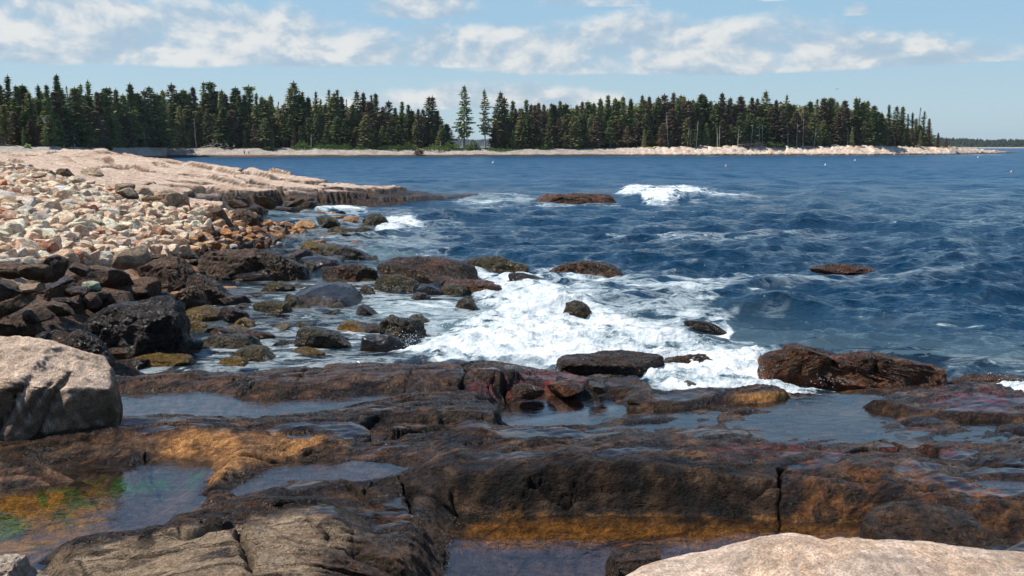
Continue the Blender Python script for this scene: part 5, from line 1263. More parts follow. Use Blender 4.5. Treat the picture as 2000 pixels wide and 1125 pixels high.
COB_COL = {
 'cream': 'pale cream', 'pink': 'pale pink', 'white': 'whitish', 'tan': 'tan', 'grey': 'grey', 'amber': 'orange', 'red': 'brick red', 'green': 'grey green', 'brown': 'brown', 'slate': 'dark slate', 'orange': 'rusty orange', 'brownd': 'dark brown'}
def cobbles():
    rs = np.random.RandomState(12)
    zone = [(-160,330),(0,322),(60,334),(110,350),(170,362),(240,372),(300,392),(400,404),(470,420),(560,447),(640,455),(640,470),(580,492),(500,486),(430,492),(372,500),(330,505),(262,515),(150,520),(60,528),(-60,560),(-200,600)]
    # candidate spots in the world
    n = 42000
    Yc = np.exp(rs.rand(n) * (math.log(60) - math.log(17)) + math.log(17)); Uc = -0.62 + rs.rand(n) * 0.46
    Xc = Uc * Yc
    Zc = np.zeros(n)
    for a in range(0, n, 6500):
        Zc[a:a + 6500] = ground_many(Xc[a:a + 6500], Yc[a:a + 6500])
    px, py = to_px(Xc, Yc, Zc)
    d = sdf(zone, px, py, 30)
    ok = (d > 0) & (Zc > -0.25)
    Xc, Yc, Zc, px, py = Xc[ok], Yc[ok], Zc[ok], px[ok], py[ok]
    r = 0.095 + 0.19 * rs.rand(len(Xc)) ** 2.0
    order = np.argsort(-r)
    placed = []; cell = {}
    for i in order:
        kx, ky = int(Xc[i] // 0.8), int(Yc[i] // 0.8); bad = False
        for a in (-1, 0, 1):
            for c in (-1, 0, 1):
                for j in cell.get((kx + a, ky + c), ()):
                    if (Xc[j] - Xc[i]) ** 2 + (Yc[j] - Yc[i]) ** 2 < (0.60 * (r[i] + r[j])) ** 2: bad = True; break
                if bad: break
            if bad: break
        if bad: continue
        cell.setdefault((kx, ky), []).append(i); placed.append(i)
    placed.sort(key=lambda i: -(r[i] / Yc[i]) * (1 if px[i] > -10 else .1))
    print('cobbles', len(placed))
    out = []
    SV, SF, ST_, SW = [], [], [], []; off = 0
    for q, i in enumerate(placed):
        ind = q < 300 and px[i] > -14
        U, Fc = ICO[4 if q < 300 else (3 if q < 900 else 2)]
        P = rock_shape(U, 1000 + q, cuts=11 + rs.randint(8), box=0.55 + 0.25 * rs.rand(), cutr=(0.45, 0.90))
        if q < 900: P = P * (1 + 0.05 * fbm3(P * 2.5 + q, 3, q % 40))[:, None]
        S = r[i] * np.array([1.0 + 0.45 * rs.rand(), 0.85 + 0.3 * rs.rand(), 0.55 + 0.35 * rs.rand()])
        P = P * S
        ax, az = (rs.rand(2) - 0.5) * np.array([0.9, 6.28]); ay = (rs.rand() - .5) * .9
        ca, sa = cos(ax), sin(ax); P = P @ np.array([[1, 0, 0], [0, ca, -sa], [0, sa, ca]]).T
        ca, sa = cos(ay), sin(ay); P = P @ np.array([[ca, 0, sa], [0, 1, 0], [-sa, 0, ca]]).T
        ca, sa = cos(az * .5), sin(az * .5); P = P @ np.array([[ca, -sa, 0], [sa, ca, 0], [0, 0, 1]]).T
        # damp = nearness to the tide line
        damp = float(np.clip((0.85 - Zc[i]) / 0.65 + 0.12 * rs.randn(), 0, 1)); damp = max(damp, float(np.clip((px[i] - 385) / 120 + 0.1 * rs.randn(), 0, 1)))
        u = rs.rand()
        if damp < 0.3: rec = ['cream', 'pink', 'pink', 'pink', 'cream', 'pink', 'cream', 'cream', 'pink', 'white', 'pink', 'cream', 'cream', 'pink', 'cream', 'tan', 'pink', 'pink', 'grey', 'cream', 'tan', 'pink', 'red', 'cream'][rs.randint(24)]
        elif damp < 0.65: rec = ['tan', 'pink', 'tan', 'pink', 'tan', 'tan', 'brown', 'cream', 'amber', 'tan', 'tan', 'pink', 'red', 'cream'][rs.randint(14)]
        else: rec = ['amber', 'orange', 'red', 'brown', 'amber', 'brownd', 'brown', 'slate', 'orange', 'tan', 'grey'][rs.randint(11)]
        N = vnormals(P, Fc)
        C, wv = rock_color(P / r[i], N[:, 2], (P[:, 2] / r[i] + 0.6), rec, 50 + q, 1.0)
        C = C * (0.90 + 0.24 * rs.rand()) * np.array([1.42, 1.32, 1.22]) * (1 - .28 * damp); C = np.minimum(C, [.86, .80, .74]); wv = wv * 0 + max(wv[0], 0.6 * max(damp - 0.5, 0))
        loc = np.array([Xc[i], Yc[i], Zc[i] + S[2] * 0.45 + 0.05 * rs.rand()])
        if ind:
            me = mesh_from('cobble', P, Fc, ROCK, True, C, wv, sharp=26)
            o = link_mesh('cobble', me); o.location = loc
            o['category'] = 'rock'; o['group'] = 'loose stones of the cobble bank'
            row = ['top edge', 'upper', 'middle', 'lower', 'bottom edge'][min(4, int((py[i] - 322) / 42))]
            colm = ['far left', 'left', 'mid left', 'central', 'mid right', 'right', 'waterside'][max(0, min(6, int(px[i] / 72)))]
            size = 'big' if r[i] > 0.27 else 'small'
            out.append((f"{size} {COB_COL[rec]} stone", float(px[i]), o, f"in the {colm} {row} cobbles"))
        else:
            SV.append(P + loc); SF.append(Fc + off); ST_.append(C); SW.append(wv); off += len(P)
    rank_labels(out)
    me = mesh_from('small_cobbles', np.concatenate(SV), np.concatenate(SF), ROCK, True, np.concatenate(ST_), np.concatenate(SW), sharp=26)
    o = link_mesh('small_cobbles', me); tag(o, 'smaller pale stones filling the cobble bank between the big ones', 'stones', kind='stuff')
cobbles()
rank_labels(FILL)

# ------------------------------------------------------------------ far shore (beach, point, land beyond the sea)
def far_shore():
    # water line and top line of the far land, in the photo: x, y water, depth(m), top height
    xs = [-700, -200, 0, 150, 330, 480, 700, 900, 1130, 1300, 1480, 1700, 1850, 1935, 1965, 1990]
    yw = [305, 305, 305, 305, 307, 307, 306.5, 306, 305, 304.5, 304, 303.5, 302.5, 300.5, 299.3, 298.3]
    ht = [5.5, 4.8, 4.2, 3.6, 3.4, 3.3, 3.1, 2.9, 2.9, 3.6, 4.2, 4.2, 3.4, 1.9, 0.7, -0.4]
    us = np.linspace(-0.95, 0.53, int(1300 * Q)); pxs = 1000 + F * us
    sh = np.array([G(1000, np.interp(p, xs, yw), 0)[1] for p in pxs])
    sh = np.where(pxs < 330, np.interp(pxs, [-900, 100, 330], [150, 190, 345]), sh)
    hh = np.interp(pxs, xs, ht)
    t = np.concatenate([np.linspace(-14, 30, 60), np.linspace(33, 130, 20), [200, 300]])
    T, _ = np.meshgrid(t, us, indexing='ij')
    Y = sh[None, :] + T; X = us[None, :] * sh[None, :] + us[None, :] * T * 0.9
    sh_n = fbm2(X * 0.05, Y * 0.02, 3, 401) * 5
    Tn = T + sh_n
    Z = hh[None, :] * ss(-1, 17, Tn) - 1.2 * (1 - ss(-14, 1, Tn)) + 0.12 * ss(0, 3, Tn)
    end = ss(1840, 1990, pxs)[None, :]
    Z = Z - end * ss(10, 40, T) * 3.0
    rockz = ss(1150, 1300, pxs)[None, :] * ss(0, 4, Tn)
    cb, cid, ox, oy = cells2(X * 0.28, Y * 0.28, 13)
    Z = Z + rockz * ((cid - 0.5) * 1.0 - 0.6 * np.exp(-(cb / 0.12) ** 2) + ox * .35) * (1 - ss(22, 35, T))
    Z = Z + fbm2(X * 0.4, Y * 0.4, 3, 405) * 0.18 * ss(0, 4, Tn)
    c = lambda *a: np.array(a, float)
    n1 = fbm2(X * 0.12, Y * 0.2, 4, 411); n2 = fbm2(X * 0.5, Y * 0.5, 4, 413)
    C = np.zeros(X.shape + (3,)); C[:] = c(.36, .31, .26)
    def bl(m, col):
        nonlocal C
        C = C + (np.asarray(col) - C) * np.clip(m, 0, 1)[..., None]
    bl(ss(0.0, 0.3, n2), c(.46, .41, .35)); bl(ss(0.05, 0.35, n1) * .8, c(.30, .24, .18))
    bl(rockz, c(.60, .47, .36)); bl(rockz * ss(0.0, 0.3, n2), c(.72, .62, .52)); bl(rockz * ss(0.1, 0.3, -n1) * .8, c(.46, .30, .2))
    bl((1 - ss(0.5, 0.95, Z + n1 * 0.35)), c(.06, .045, .032))
    red = ss(420, 480, pxs)[None, :] * (1 - ss(550, 580, pxs)[None, :])
    bl((1 - ss(0.4, .8, Z)) * red * .7, c(.14, .06, .04))
    bl(ss(14, 18, Tn + n1 * 4) * ss(-0.1, .2, n1 + .1), c(.30, .27, .10))
    bl(ss(19, 24, Tn + n1 * 4), c(.055, .055, .03))
    W = (1 - ss(0.4, 0.9, Z)) * 0.6
    V3 = np.stack([X, Y, Z], -1).reshape(-1, 3)
    me = mesh_from('far_beach', V3, grid_faces(len(t), len(us)), ROCK, True, C.reshape(-1, 3), W.ravel())
    tag(link_mesh('far_beach', me), kind='structure')
    def base(px, back):
        s = float(np.interp(px, pxs, sh)); u = (px - 1000) / F
        Yp = s + back
        k = int(np.clip(np.searchsorted(t, back), 0, len(t) - 1)); j = int(np.clip(np.searchsorted(pxs, px), 0, len(us) - 1))
        return (u * s + u * back * 0.9, Yp, float(Z[k, j]))
    return base
SHORE = far_shore()

def distant_land(name, px0, px1, D, prof, col, seed, tree=9.0):
    """low wooded land far across the water, with an uneven tree line"""
    rs = np.random.RandomState(seed)
    us = np.linspace((px0 - 1000) / F, (px1 - 1000) / F, 500)
    pxs = 1000 + F * us
    top = np.interp(pxs, [p[0] for p in prof], [H + (HOR - p[1]) / F * D for p in prof])
    t = np.array([-60, -20, 0, 8, 60, 200, 420])
    T, _ = np.meshgrid(t, us, indexing='ij')
    Y = D + T; X = us[None, :] * Y
    Z = np.interp(t, [-60, -20, 0, 8, 60, 200, 420], [-3, -1, 1.0, 2.5, .4, .8, 1])[:, None] * np.where(T > 10, np.maximum(top[None, :] - tree * .8, 1), 1.0)
    C = np.zeros(X.shape + (3,)); C[:] = col
    C[(T > -21) & (T < 5)] = (.45, .42, .38)
    me = mesh_from(name, np.stack([X, Y, Z], -1).reshape(-1, 3), grid_faces(len(t), len(us)), ROCK, True, C.reshape(-1, 3), np.zeros(X.size))
    tag(link_mesh(name, me), kind='structure')
    # wood: thousands of small crowns
    V = []; Fs = []; off = 0
    n = int((px1 - px0) * 5)
    for i in range(n):
        u = us[0] + (us[-1] - us[0]) * rs.rand(); k = rs.rand()
        Yp = D + 6 + k ** 0.7 * 220; frac = np.interp(Yp - D, [0, 8, 60, 200, 420], [0, .1, .4, .8, 1])
        p = 1000 + F * u; tp = np.interp(p, [q[0] for q in prof], [H + (HOR - q[1]) / F * D for q in prof])
        z0 = frac * max(tp - tree * .8, 1); h = tree * (0.6 + 0.6 * rs.rand()); w = h * (0.22 + .12 * rs.rand())
        x = u * Yp; m = 5; a0 = rs.rand() * 6
        ring = [(x + w * cos(a0 + a * 2 * pi / m) * (0.8 + .4 * rs.rand()), Yp + w * sin(a0 + a * 2 * pi / m), z0 + h * 0.1) for a in range(m)]
        ring2 = [(x + .6 * w * cos(a0 + .6 + a * 2 * pi / m) * (0.7 + .6 * rs.rand()), Yp + .6 * w * sin(a0 + .6 + a * 2 * pi / m), z0 + h * 0.55) for a in range(m)]
        V += ring + ring2 + [(x, Yp, z0 + h)]
        for a in range(m):
            b_ = (a + 1) % m
            Fs += [(off + a, off + b_, off + m + a), (off + b_, off + m + b_, off + m + a), (off + m + a, off + m + b_, off + 2 * m)]
        off += 2 * m + 1
    o = link_mesh('distant_wood', mesh_from('distant_wood', V, Fs, FARWOOD, False))
    tag(o, 'dark wood covering the low land far across the water', 'wood', kind='stuff')
    return o
FARWOOD = simple_mat('distant_foliage', (.028, .042, .022), .9, .4, .05)
distant_land('distant_shore', 1780, 2400, 2300.0, [(1780,262),(1845,267),(1900,269),(1930,272),(1950,270),(2000,271),(2200,268),(2400,274)], (.05, .06, .035), 5, 11)
o_ = distant_land('distant_hill', 840, 1010, 5200.0, [(840,270),(888,266),(905,267),(930,270),(950,269),(1010,272)], (.05, .06, .035), 6, 13)
o_['label'] = 'dark wood on the distant hill seen in the gap between the spruces'

# ------------------------------------------------------------------ spruces
def foliage_mat(name, c1, c2, objvar=0.25):
    m, nt = new_mat(name); b = NB(nt)
    pos = b.n('ShaderNodeNewGeometry').outputs['Position']
    n = b.noise(pos, 0.55, 5, 0.7); r = b.n('ShaderNodeObjectInfo').outputs['Random']
    f = b.mapr(b.math('ADD', n, b.math('MULTIPLY', b.math('SUBTRACT', r, 0.5), objvar)), 0.35, 0.68)
    bs = b.n('ShaderNodeBsdfPrincipled'); b.l(b.mix(f, c1 + (1,), c2 + (1,)), bs.inputs['Base Color'])
    bs.inputs['Roughness'].default_value = 0.85; bs.inputs['Specular IOR Level'].default_value = 0.15
    tl = b.n('ShaderNodeBsdfTranslucent'); b.l(b.mix(f, c1 + (1,), c2 + (1,)), tl.inputs[0])
    mx = b.n('ShaderNodeMixShader'); mx.inputs[0].default_value = 0.35; b.l(bs.outputs[0], mx.inputs[1]); b.l(tl.outputs[0], mx.inputs[2])
    o = b.n('ShaderNodeOutputMaterial'); b.l(mx.outputs[0], o.inputs[0]); return m
FOL = {
 'green': foliage_mat('spruce_needles', (.15, .195, .08), (.40, .45, .20)),
 'olive': foliage_mat('olive_needles', (.19, .20, .09), (.44, .44, .20)),
 'brown': foliage_mat('browning_needles', (.20, .16, .105), (.39, .305, .20)),
 'dead': foliage_mat('bare_grey_twigs', (.13, .12, .11), (.24, .225, .205)),
 'leaf': foliage_mat('fresh_leaves', (.075, .13, .025), (.12, .19, .04)),
 'bush': foliage_mat('shrub_leaves', (.08, .14, .04), (.16, .24, .07)),
}
BARK = simple_mat('grey_bark', (.17, .145, .125), .9, .3, 2.0)
BARKP = simple_mat('bleached_bark', (.46, .43, .39), .85, .25, 2.0)

def tube(V, Fs, pts, rads, m=5):
    off = len(V)
    for (p, r) in zip(pts, rads):
        for a in range(m): V.append((p[0] + r * cos(a * 2 * pi / m), p[1] + r * sin(a * 2 * pi / m), p[2]))
    for i in range(len(pts) - 1):
        for a in range(m):
            b_ = (a + 1) % m
            Fs.append((off + i * m + a, off + i * m + b_, off + (i + 1) * m + b_)); Fs.append((off + i * m + a, off + (i + 1) * m + b_, off + (i + 1) * m + a))
def limb(V, Fs, p0, p1, r0, r1):
    p0 = Vector(p0); p1 = Vector(p1); d = (p1 - p0).normalized(); s = d.orthogonal().normalized(); t = d.cross(s)
    off = len(V)
    for p, r in ((p0, r0), (p1, r1)):
        for a in range(3):
            q = p + (s * cos(a * 2.094) + t * sin(a * 2.094)) * r; V.append(tuple(q))
    for a in range(3):
        b_ = (a + 1) % 3
        Fs.append((off + a, off + b_, off + 3 + b_)); Fs.append((off + a, off + 3 + b_, off + 3 + a))

def make_spruce(seed, kind, fol='green', bark=None):
    """unit height 20 m. kind: full, narrow, club, sparse, open, dead, small"""
    rs = np.random.RandomState(seed)
    Hh = 20.0
    V = []; Fs = []; TV = []; TF = []
    base = {'full': .06, 'narrow': .22, 'club': .60, 'sparse': .35, 'open': .24, 'dead': .25, 'small': .02, 'lone': .20, 'lone2': .27}[kind]
    wid = {'full': 2.9, 'narrow': 2.0, 'club': 1.7, 'sparse': 1.9, 'open': 2.8, 'dead': 1.5, 'small': 5.0, 'lone': 3.6, 'lone2': 2.9}[kind]
    lean = (rs.rand(2) - .5) * .6
    def axis(z): return (lean[0] * (z / Hh) ** 2 + .08 * sin(z * .7 + seed), lean[1] * (z / Hh) ** 2)
    zs = np.linspace(-.6, Hh * .985, 9)
    r0 = .22 if kind != 'small' else .3
    tube(TV, TF, [(*axis(z), z) for z in zs], [r0 * (1 - .9 * max(z, 0) / Hh) + .02 for z in zs], 6)
    z = Hh * base
    while z < Hh * .99:
        f = (z / Hh - base) / (1 - base)           # 0 bottom .. 1 top
        if kind == 'club': L = wid * (0.28 + .22 * rs.rand()) if f < .72 else wid * .62 * math.sqrt(max(0, 1 - ((f - .86) / .16) ** 2))
        elif kind in ('sparse', 'dead'): L = wid * (1 - f) ** .6 * (.35 + .75 * rs.rand())
        else: L = wid * (min(1, (f + .10) * 5) * (1 - f) ** .80 * (.68 + .5 * rs.rand()) + .10)
        if kind in ('lone', 'lone2'): L = wid * (min(1, .55 + f * 2.5) * (1 - f) ** .85 * (.7 + .5 * rs.rand()) + .10)
        if rs.rand() < {'full': .05, 'narrow': .12, 'club': .1, 'sparse': .3, 'open': .2, 'dead': .3, 'small': 0, 'lone': .10, 'lone2': .16}[kind]: L *= .4
        nb = 6 if kind in ('full', 'small') else (5 if kind != 'sparse' else 4)
        a0 = rs.rand() * 6.28
        for k in range(nb):
            a = a0 + k * 2 * pi / nb + (rs.rand() - .5) * .7
            l = L * (.65 + .5 * rs.rand()); cx, cy = axis(z)
            up = .25 * f + (rs.rand() - .5) * .15 - .12 * (1 - f)
            tip = (cx + l * cos(a), cy + l * sin(a), z + l * up - .12 * l)
            if l > .5: limb(TV, TF, (cx, cy, z), tip, .035 + .012 * l, .012)
            nc = max(2, int(l * (3.4 if kind != 'dead' else 2.2)))
            for q in range(nc):
                s = (q + .35 + .6 * rs.rand()) / nc
                s = min(s, 1.05)
                if kind in ('lone', 'lone2', 'open') and s < .25: continue
                x = cx + l * s * cos(a); y = cy + l * s * sin(a); zz = z + (l * up - .12 * l) * s - .10 * l * s * (1 - s)
                w = (.38 + .34 * rs.rand()) * (1.15 - .45 * s) * (1 + .25 * (1 - f))
                if kind == 'dead': w *= .35
                # a spray of needles: two crossed slivers hanging from the branch
                for c_ in range(2):
                    th = a + (rs.rand() - .5) * 2.4; dr = -.15 - .5 * rs.rand()
                    dx, dy = cos(th), sin(th)
                    o = len(V)
                    V += [(x - dy * w * .45, y + dx * w * .45, zz + .06), (x + dy * w * .45, y - dx * w * .45, zz + (rs.rand() - .5) * .3), (x + dx * w * 1.25, y + dy * w * 1.25, zz + dr * w)]
                    Fs.append((o, o + 1, o + 2))
                    o = len(V)
                    V += [(x - dx * w * .6, y - dy * w * .6, zz + .10 * w), (x + dx * w * .6, y + dy * w * .6, zz - .2 * w), (x + (rs.rand() - .5) * .4 * w, y + (rs.rand() - .5) * .4 * w, zz - w * (.7 + .5 * rs.rand()))]
                    Fs.append((o, o + 1, o + 2))
        z += Hh * (.018 + .010 * rs.rand()) * (1.25 if kind in ('lone', 'lone2', 'open', 'sparse', 'dead') else 1.0) * (.8 + .5 * (1 - f))
    for q in range(10):     # leader
        o = len(V); zz = Hh * (.975 + .004 * q); cx, cy = axis(Hh); a = rs.rand() * 6.28; w = .28 * (1 - q / 12)
        V += [(cx, cy, zz + .5), (cx + w * cos(a), cy + w * sin(a), zz - .1), (cx - w * sin(a) * .4, cy + w * cos(a) * .4, zz - .2)]; Fs.append((o, o + 1, o + 2))
    crown = mesh_from('crown', V, Fs, FOL[fol], False)
    trunk = mesh_from('trunk', TV, TF, bark or (BARKP if kind in ('dead',) else BARK), True)
    return trunk, crown

def make_leafy(seed, w=3.0, h=20.0, fol='leaf'):
    rs = np.random.RandomState(seed); V = []; Fs = []; TV = []; TF = []
    tube(TV, TF, [(0, 0, z) for z in np.linspace(-.5, h * .9, 6)], [.2 * (1 - .9 * i / 5) + .02 for i in range(6)], 6)
    for k in range(26):
        z = h * (.25 + .72 * rs.rand()); a = rs.rand() * 6.28; R = w * (.4 + .6 * rs.rand()) * math.sqrt(max(.05, 1 - ((z / h - .6) / .45) ** 2))
        c = (R * cos(a), R * sin(a), z); limb(TV, TF, (0, 0, z * .8), c, .05, .015)
        for q in range(46):
            p = rs.randn(3) * [.75, .75, .55] + c; o = len(V); e = rs.randn(3, 3) * .22
            V += [tuple(p + e[0]), tuple(p + e[1]), tuple(p + e[2])]; Fs.append((o, o + 1, o + 2))
    return mesh_from('trunk', TV, TF, BARK), mesh_from('crown', V, Fs, FOL[fol], False)

PROT = {
 'full': [make_spruce(s, 'full', f) for s, f in ((1, 'green'), (2, 'olive'), (3, 'green'), (4, 'brown'))],
 'narrow': [make_spruce(s, 'narrow', f) for s, f in ((11, 'green'), (12, 'olive'), (13, 'brown'))],
 'club': [make_spruce(s, 'club', 'green') for s in (21, 22)],
 'sparse': [make_spruce(s, 'sparse', f) for s, f in ((31, 'green'), (32, 'olive'))],
 'open': [make_spruce(s, 'open', f) for s, f in ((41, 'green'), (42, 'olive'), (43, 'brown'))],
 'dead': [make_spruce(s, 'dead', 'dead') for s in (51, 52)],
 'small': [make_spruce(s, 'small', f) for s, f in ((61, 'green'), (62, 'olive'), (63, 'brown'))],
 'lone': [make_spruce(71, 'lone', 'green')], 'lone2': [make_spruce(72, 'lone2', 'olive', BARKP)],
 'leaf': [make_leafy(81)],
}
TREE_ITEMS = []
def tree(px, ytop, kind, back=24, width=1.0, var=None, label=None, rs=random.Random(5), ybase=None):
    x, y, z = SHORE(px, back)
    if ybase is not None: z = H - (ybase - HOR) / F * y
    top = H + (HOR - ytop) / F * y
    h = max(top - z, 1.0)
    v = PROT[kind][rs.randrange(len(PROT[kind])) if var is None else var]
    root = empty('dead_tree' if kind == 'dead' else ('leafy_tree' if kind == 'leaf' else 'spruce_tree'), (x, y, z - .1), rs.random() * 6.28)
    s = h / 20.0; ws = s * width * (1.75 + .5 * rs.random())
    if kind == 'small': ws = s * width * 1.15
    if kind in ('lone', 'lone2'): ws = s * 1.1
    for nm, me in (('trunk', v[0]), ('crown', v[1])):
        o = bpy.data.objects.new(nm, me); COL.objects.link(o); o.parent = root
    root.scale = (ws, ws, s)
    root['category'] = 'tree'; root['group'] = 'spruces of the wooded point'
    mname = v[1].materials[0].name
    look = {'full': 'bushy', 'narrow': 'slender', 'club': 'tufted', 'sparse': 'thin', 'open': 'open branched', 'dead': 'bare dead', 'small': 'low dense', 'leaf': 'bright leafy', 'lone': 'lone', 'lone2': 'lone'}[kind]
    colr = {'spruce_needles': 'dark green', 'olive_needles': 'olive', 'browning_needles': 'browning', 'bare_grey_twigs': 'grey', 'fresh_leaves': 'green'}[mname]
    if label: root['label'] = label
    else:
        sec = [(60,'at the left end of the shore'),(130,'near the leaning white trunk'),(200,'above the pink ledge, left'),(270,'left of the cove'),(340,'above the inner beach'),(400,'left of the driftwood pile'),(455,'over the driftwood pile'),(520,'behind the two people'),(560,'left of the tall cluster'),(625,'in the tall cluster'),(690,'right of the tall cluster'),(750,'above the shrubs'),(820,'left of the dark root clump'),(900,'just left of the gap'),(960,'in the gap'),(1030,'just right of the gap'),(1130,'right of the gap above the beach'),(1230,'in the middle of the point'),(1330,'before the pale trunks'),(1400,'behind the pale trunks'),(1480,'above the pink rocks'),(1560,'past the pink rocks'),(1640,'over the boulder shore'),(1720,'left of the brown stump'),(1790,'near the tip'),(2100,'at the very tip')]
        for lim, nm in sec:
            if px < lim: break
        rowname = 'front' if back < 17 else ('back' if back > 23 else 'middle')
        TREE_ITEMS.append((f"{look} {colr} {'tree' if kind in ('dead','leaf') else 'spruce'}", px, root, f"{rowname} row {nm}"))
    return root

TOPS = [(3,168,'n'),(18,151,'s'),(36,170,'n'),(49,169,'f'),(60,182,'o'),(76,169,'s'),(87,182,'f'),(98,168,'n'),(108,180,'f'),(115,150,'n'),(127,172,'o'),(137,172,'d'),(148,173,'f'),(162,167,'s'),(172,186,'f'),(182,161,'s'),(197,181,'n'),(207,181,'f'),(212,174,'c'),(222,174,'s'),(233,176,'n'),(244,186,'f'),(262,166,'n'),(275,184,'f'),(290,178,'o'),(303,172,'o'),(313,185,'f'),(322,178,'n'),(341,166,'o'),(353,182,'f'),(366,178,'f'),(376,184,'n'),(385,172,'n'),(403,164,'s'),(411,182,'f'),(418,163,'c'),(427,180,'c'),(438,178,'n'),(447,185,'n'),(464,174,'f'),(473,188,'n'),(482,187,'n'),(492,170,'c'),(504,184,'s'),(516,190,'n'),(524,196,'f'),(531,188,'n'),(545,201,'d'),(552,216,'n'),(560,205,'o'),(570,173,'o'),(582,163,'o'),(590,185,'f'),(597,182,'s'),(606,191,'n'),(620,182,'s'),(628,196,'s'),(638,205,'n'),(646,178,'s'),(652,190,'o'),(658,184,'o'),(663,178,'s'),(671,190,'n'),(681,197,'d'),(691,205,'n'),(702,180,'o'),(714,183,'n'),(724,200,'f'),(729,188,'s'),(735,185,'n'),(748,210,'n'),(760,199,'o'),(773,212,'n'),(785,200,'n'),(798,206,'n'),(806,216,'f'),(817,214,'n'),(828,214,'o'),(838,191,'o'),(846,190,'o'),(854,218,'f'),
 (976,182,'o'),(985,192,'o'),(999,199,'n'),(1008,213,'n'),(1019,212,'f'),(1030,197,'n'),(1037,205,'n'),(1045,206,'f'),(1053,202,'n'),(1062,205,'n'),(1075,204,'n'),(1083,206,'f'),(1093,199,'n'),(1103,204,'f'),(1117,203,'l'),(1127,206,'n'),(1138,200,'n'),(1148,199,'f'),(1160,202,'n'),(1172,194,'n'),(1184,188,'n'),(1191,200,'l'),(1198,193,'n'),(1207,199,'f'),(1213,190,'n'),(1229,194,'n'),(1239,200,'l'),(1250,188,'n'),(1258,198,'f'),(1267,190,'n'),(1281,191,'n'),(1293,186,'o'),(1302,200,'f'),(1311,183,'n'),(1318,193,'n'),(1325,188,'n'),(1333,189,'n'),(1341,198,'f'),(1349,196,'n'),(1358,202,'f'),(1366,186,'f'),(1373,190,'f'),(1386,199,'n'),(1396,204,'f'),(1408,184,'n'),(1421,193,'n'),(1432,205,'f'),(1441,190,'f'),(1449,198,'n'),(1460,210,'d'),(1466,192,'n'),(1473,194,'n'),(1482,206,'f'),(1491,180,'o'),(1502,204,'f'),(1513,197,'n'),(1521,206,'f'),(1530,188,'s'),(1538,203,'f'),(1545,205,'n'),(1566,207,'n'),(1578,200,'f'),(1590,196,'s'),(1602,193,'f'),(1610,205,'n'),(1616,193,'f'),(1628,200,'n'),(1636,210,'f'),(1642,198,'f'),(1652,214,'n'),(1665,193,'n'),(1671,194,'s'),(1679,200,'f'),(1690,198,'n'),(1700,208,'f'),(1708,219,'f'),(1731,206,'s'),(1745,209,'o'),(1758,209,'n'),(1768,224,'s'),(1777,221,'s'),(1784,232,'n'),(1789,213,'d'),(1798,219,'s'),(1809,232,'n')]
KIND = {'n': 'narrow', 's': 'sparse', 'f': 'full', 'o': 'open', 'd': 'dead', 'c': 'club', 'l': 'leaf'}
rt = random.Random(9)
for (x, yt, k) in TOPS:
    tree(x, yt, KIND[k], back=25 + 8 * rt.random(), width=(0.8 if k in 'ns' else .95) * (1.15 if k == 'f' else 1))
# lower front rows
cnt = 0
xq = -6.0
while xq < 1822:
    if 868 < xq < 964: xq = 966
    hi = np.interp(xq, [0, 400, 560, 700, 860, 960, 1100, 1500, 1700, 1760, 1820], [212, 215, 222, 226, 246, 240, 222, 220, 226, 244, 262])
    k = rt.choice(['full', 'full', 'open', 'full', 'narrow', 'full', 'small', 'full', 'dead' if rt.random() < .25 else 'full'])
    tree(xq, hi + rt.uniform(-9, 26), k, back=rt.choice([16.5, 18, 20, 22]), width=1.15 if k != 'small' else .8)
    xq += 16.5 + rt.uniform(-4, 4); cnt += 1
xq = 2.0
while xq < 1812:
    if 800 < xq < 1000: xq = 1002
    tree(xq, rt.uniform(248, 266), 'small', back=rt.uniform(15, 16.5), width=.62, label=None)
    xq += 52 + rt.uniform(-12, 12)
tree(865, 244, 'full', 19, 1.4, 0, 'small dense spruce on the left side of the gap'); tree(874, 242, 'full', 20, 1.5, 2, 'small dark spruce at the very edge of the gap')
tree(907, 170, 'lone', 21, 1.0, 0, 'tall lone spruce with bare lower trunk standing in the gap', ybase=288)
tree(948, 177, 'lone2', 20, 1.0, 0, 'slimmer lone spruce with a pale bare trunk, right side of the gap', ybase=289)
tree(1826, 259, 'small', 18, .9, 2, 'low browning spruce bush closing the tip of the point'); tree(1842, 268, 'small', 18, .9, 2, 'smallest browning spruce bush beyond the tip of the point')
rank_labels(TREE_ITEMS)
print('trees', len(TREE_ITEMS))
# shaded forest interior behind the rows: reads as one mass
def forest_mass():
    rs = np.random.RandomState(77); V = []; Fs = []
    for i in range(70000):
        px = rs.rand() * 1840 - 20
        if 862 < px < 966: continue
        x, y, z = SHORE(px, 34 + 22 * rs.rand())
        top = np.interp(px, [-20, 400, 540, 560, 620, 750, 850, 965, 1100, 1300, 1500, 1700, 1760, 1820], [202, 205, 212, 225, 208, 225, 235, 235, 218, 206, 210, 222, 250, 268]) + rs.randn() * 3
        zt = H + (HOR - top) / F * y
        zz = z + (zt - z) * rs.rand() ** 1.15
        e = rs.randn(3, 3) * [.9, .9, .7]; p = np.array([x, y, zz]); o = len(V)
        V += [tuple(p + e[0]), tuple(p + e[1]), tuple(p + e[2])]; Fs.append((o, o + 1, o + 2))
    o = link_mesh('forest_interior', mesh_from('forest_interior', V, Fs, FOL['olive'], False))
    tag(o, 'dense dark forest interior filling in behind the spruces of the point', 'forest', kind='stuff')
forest_mass()

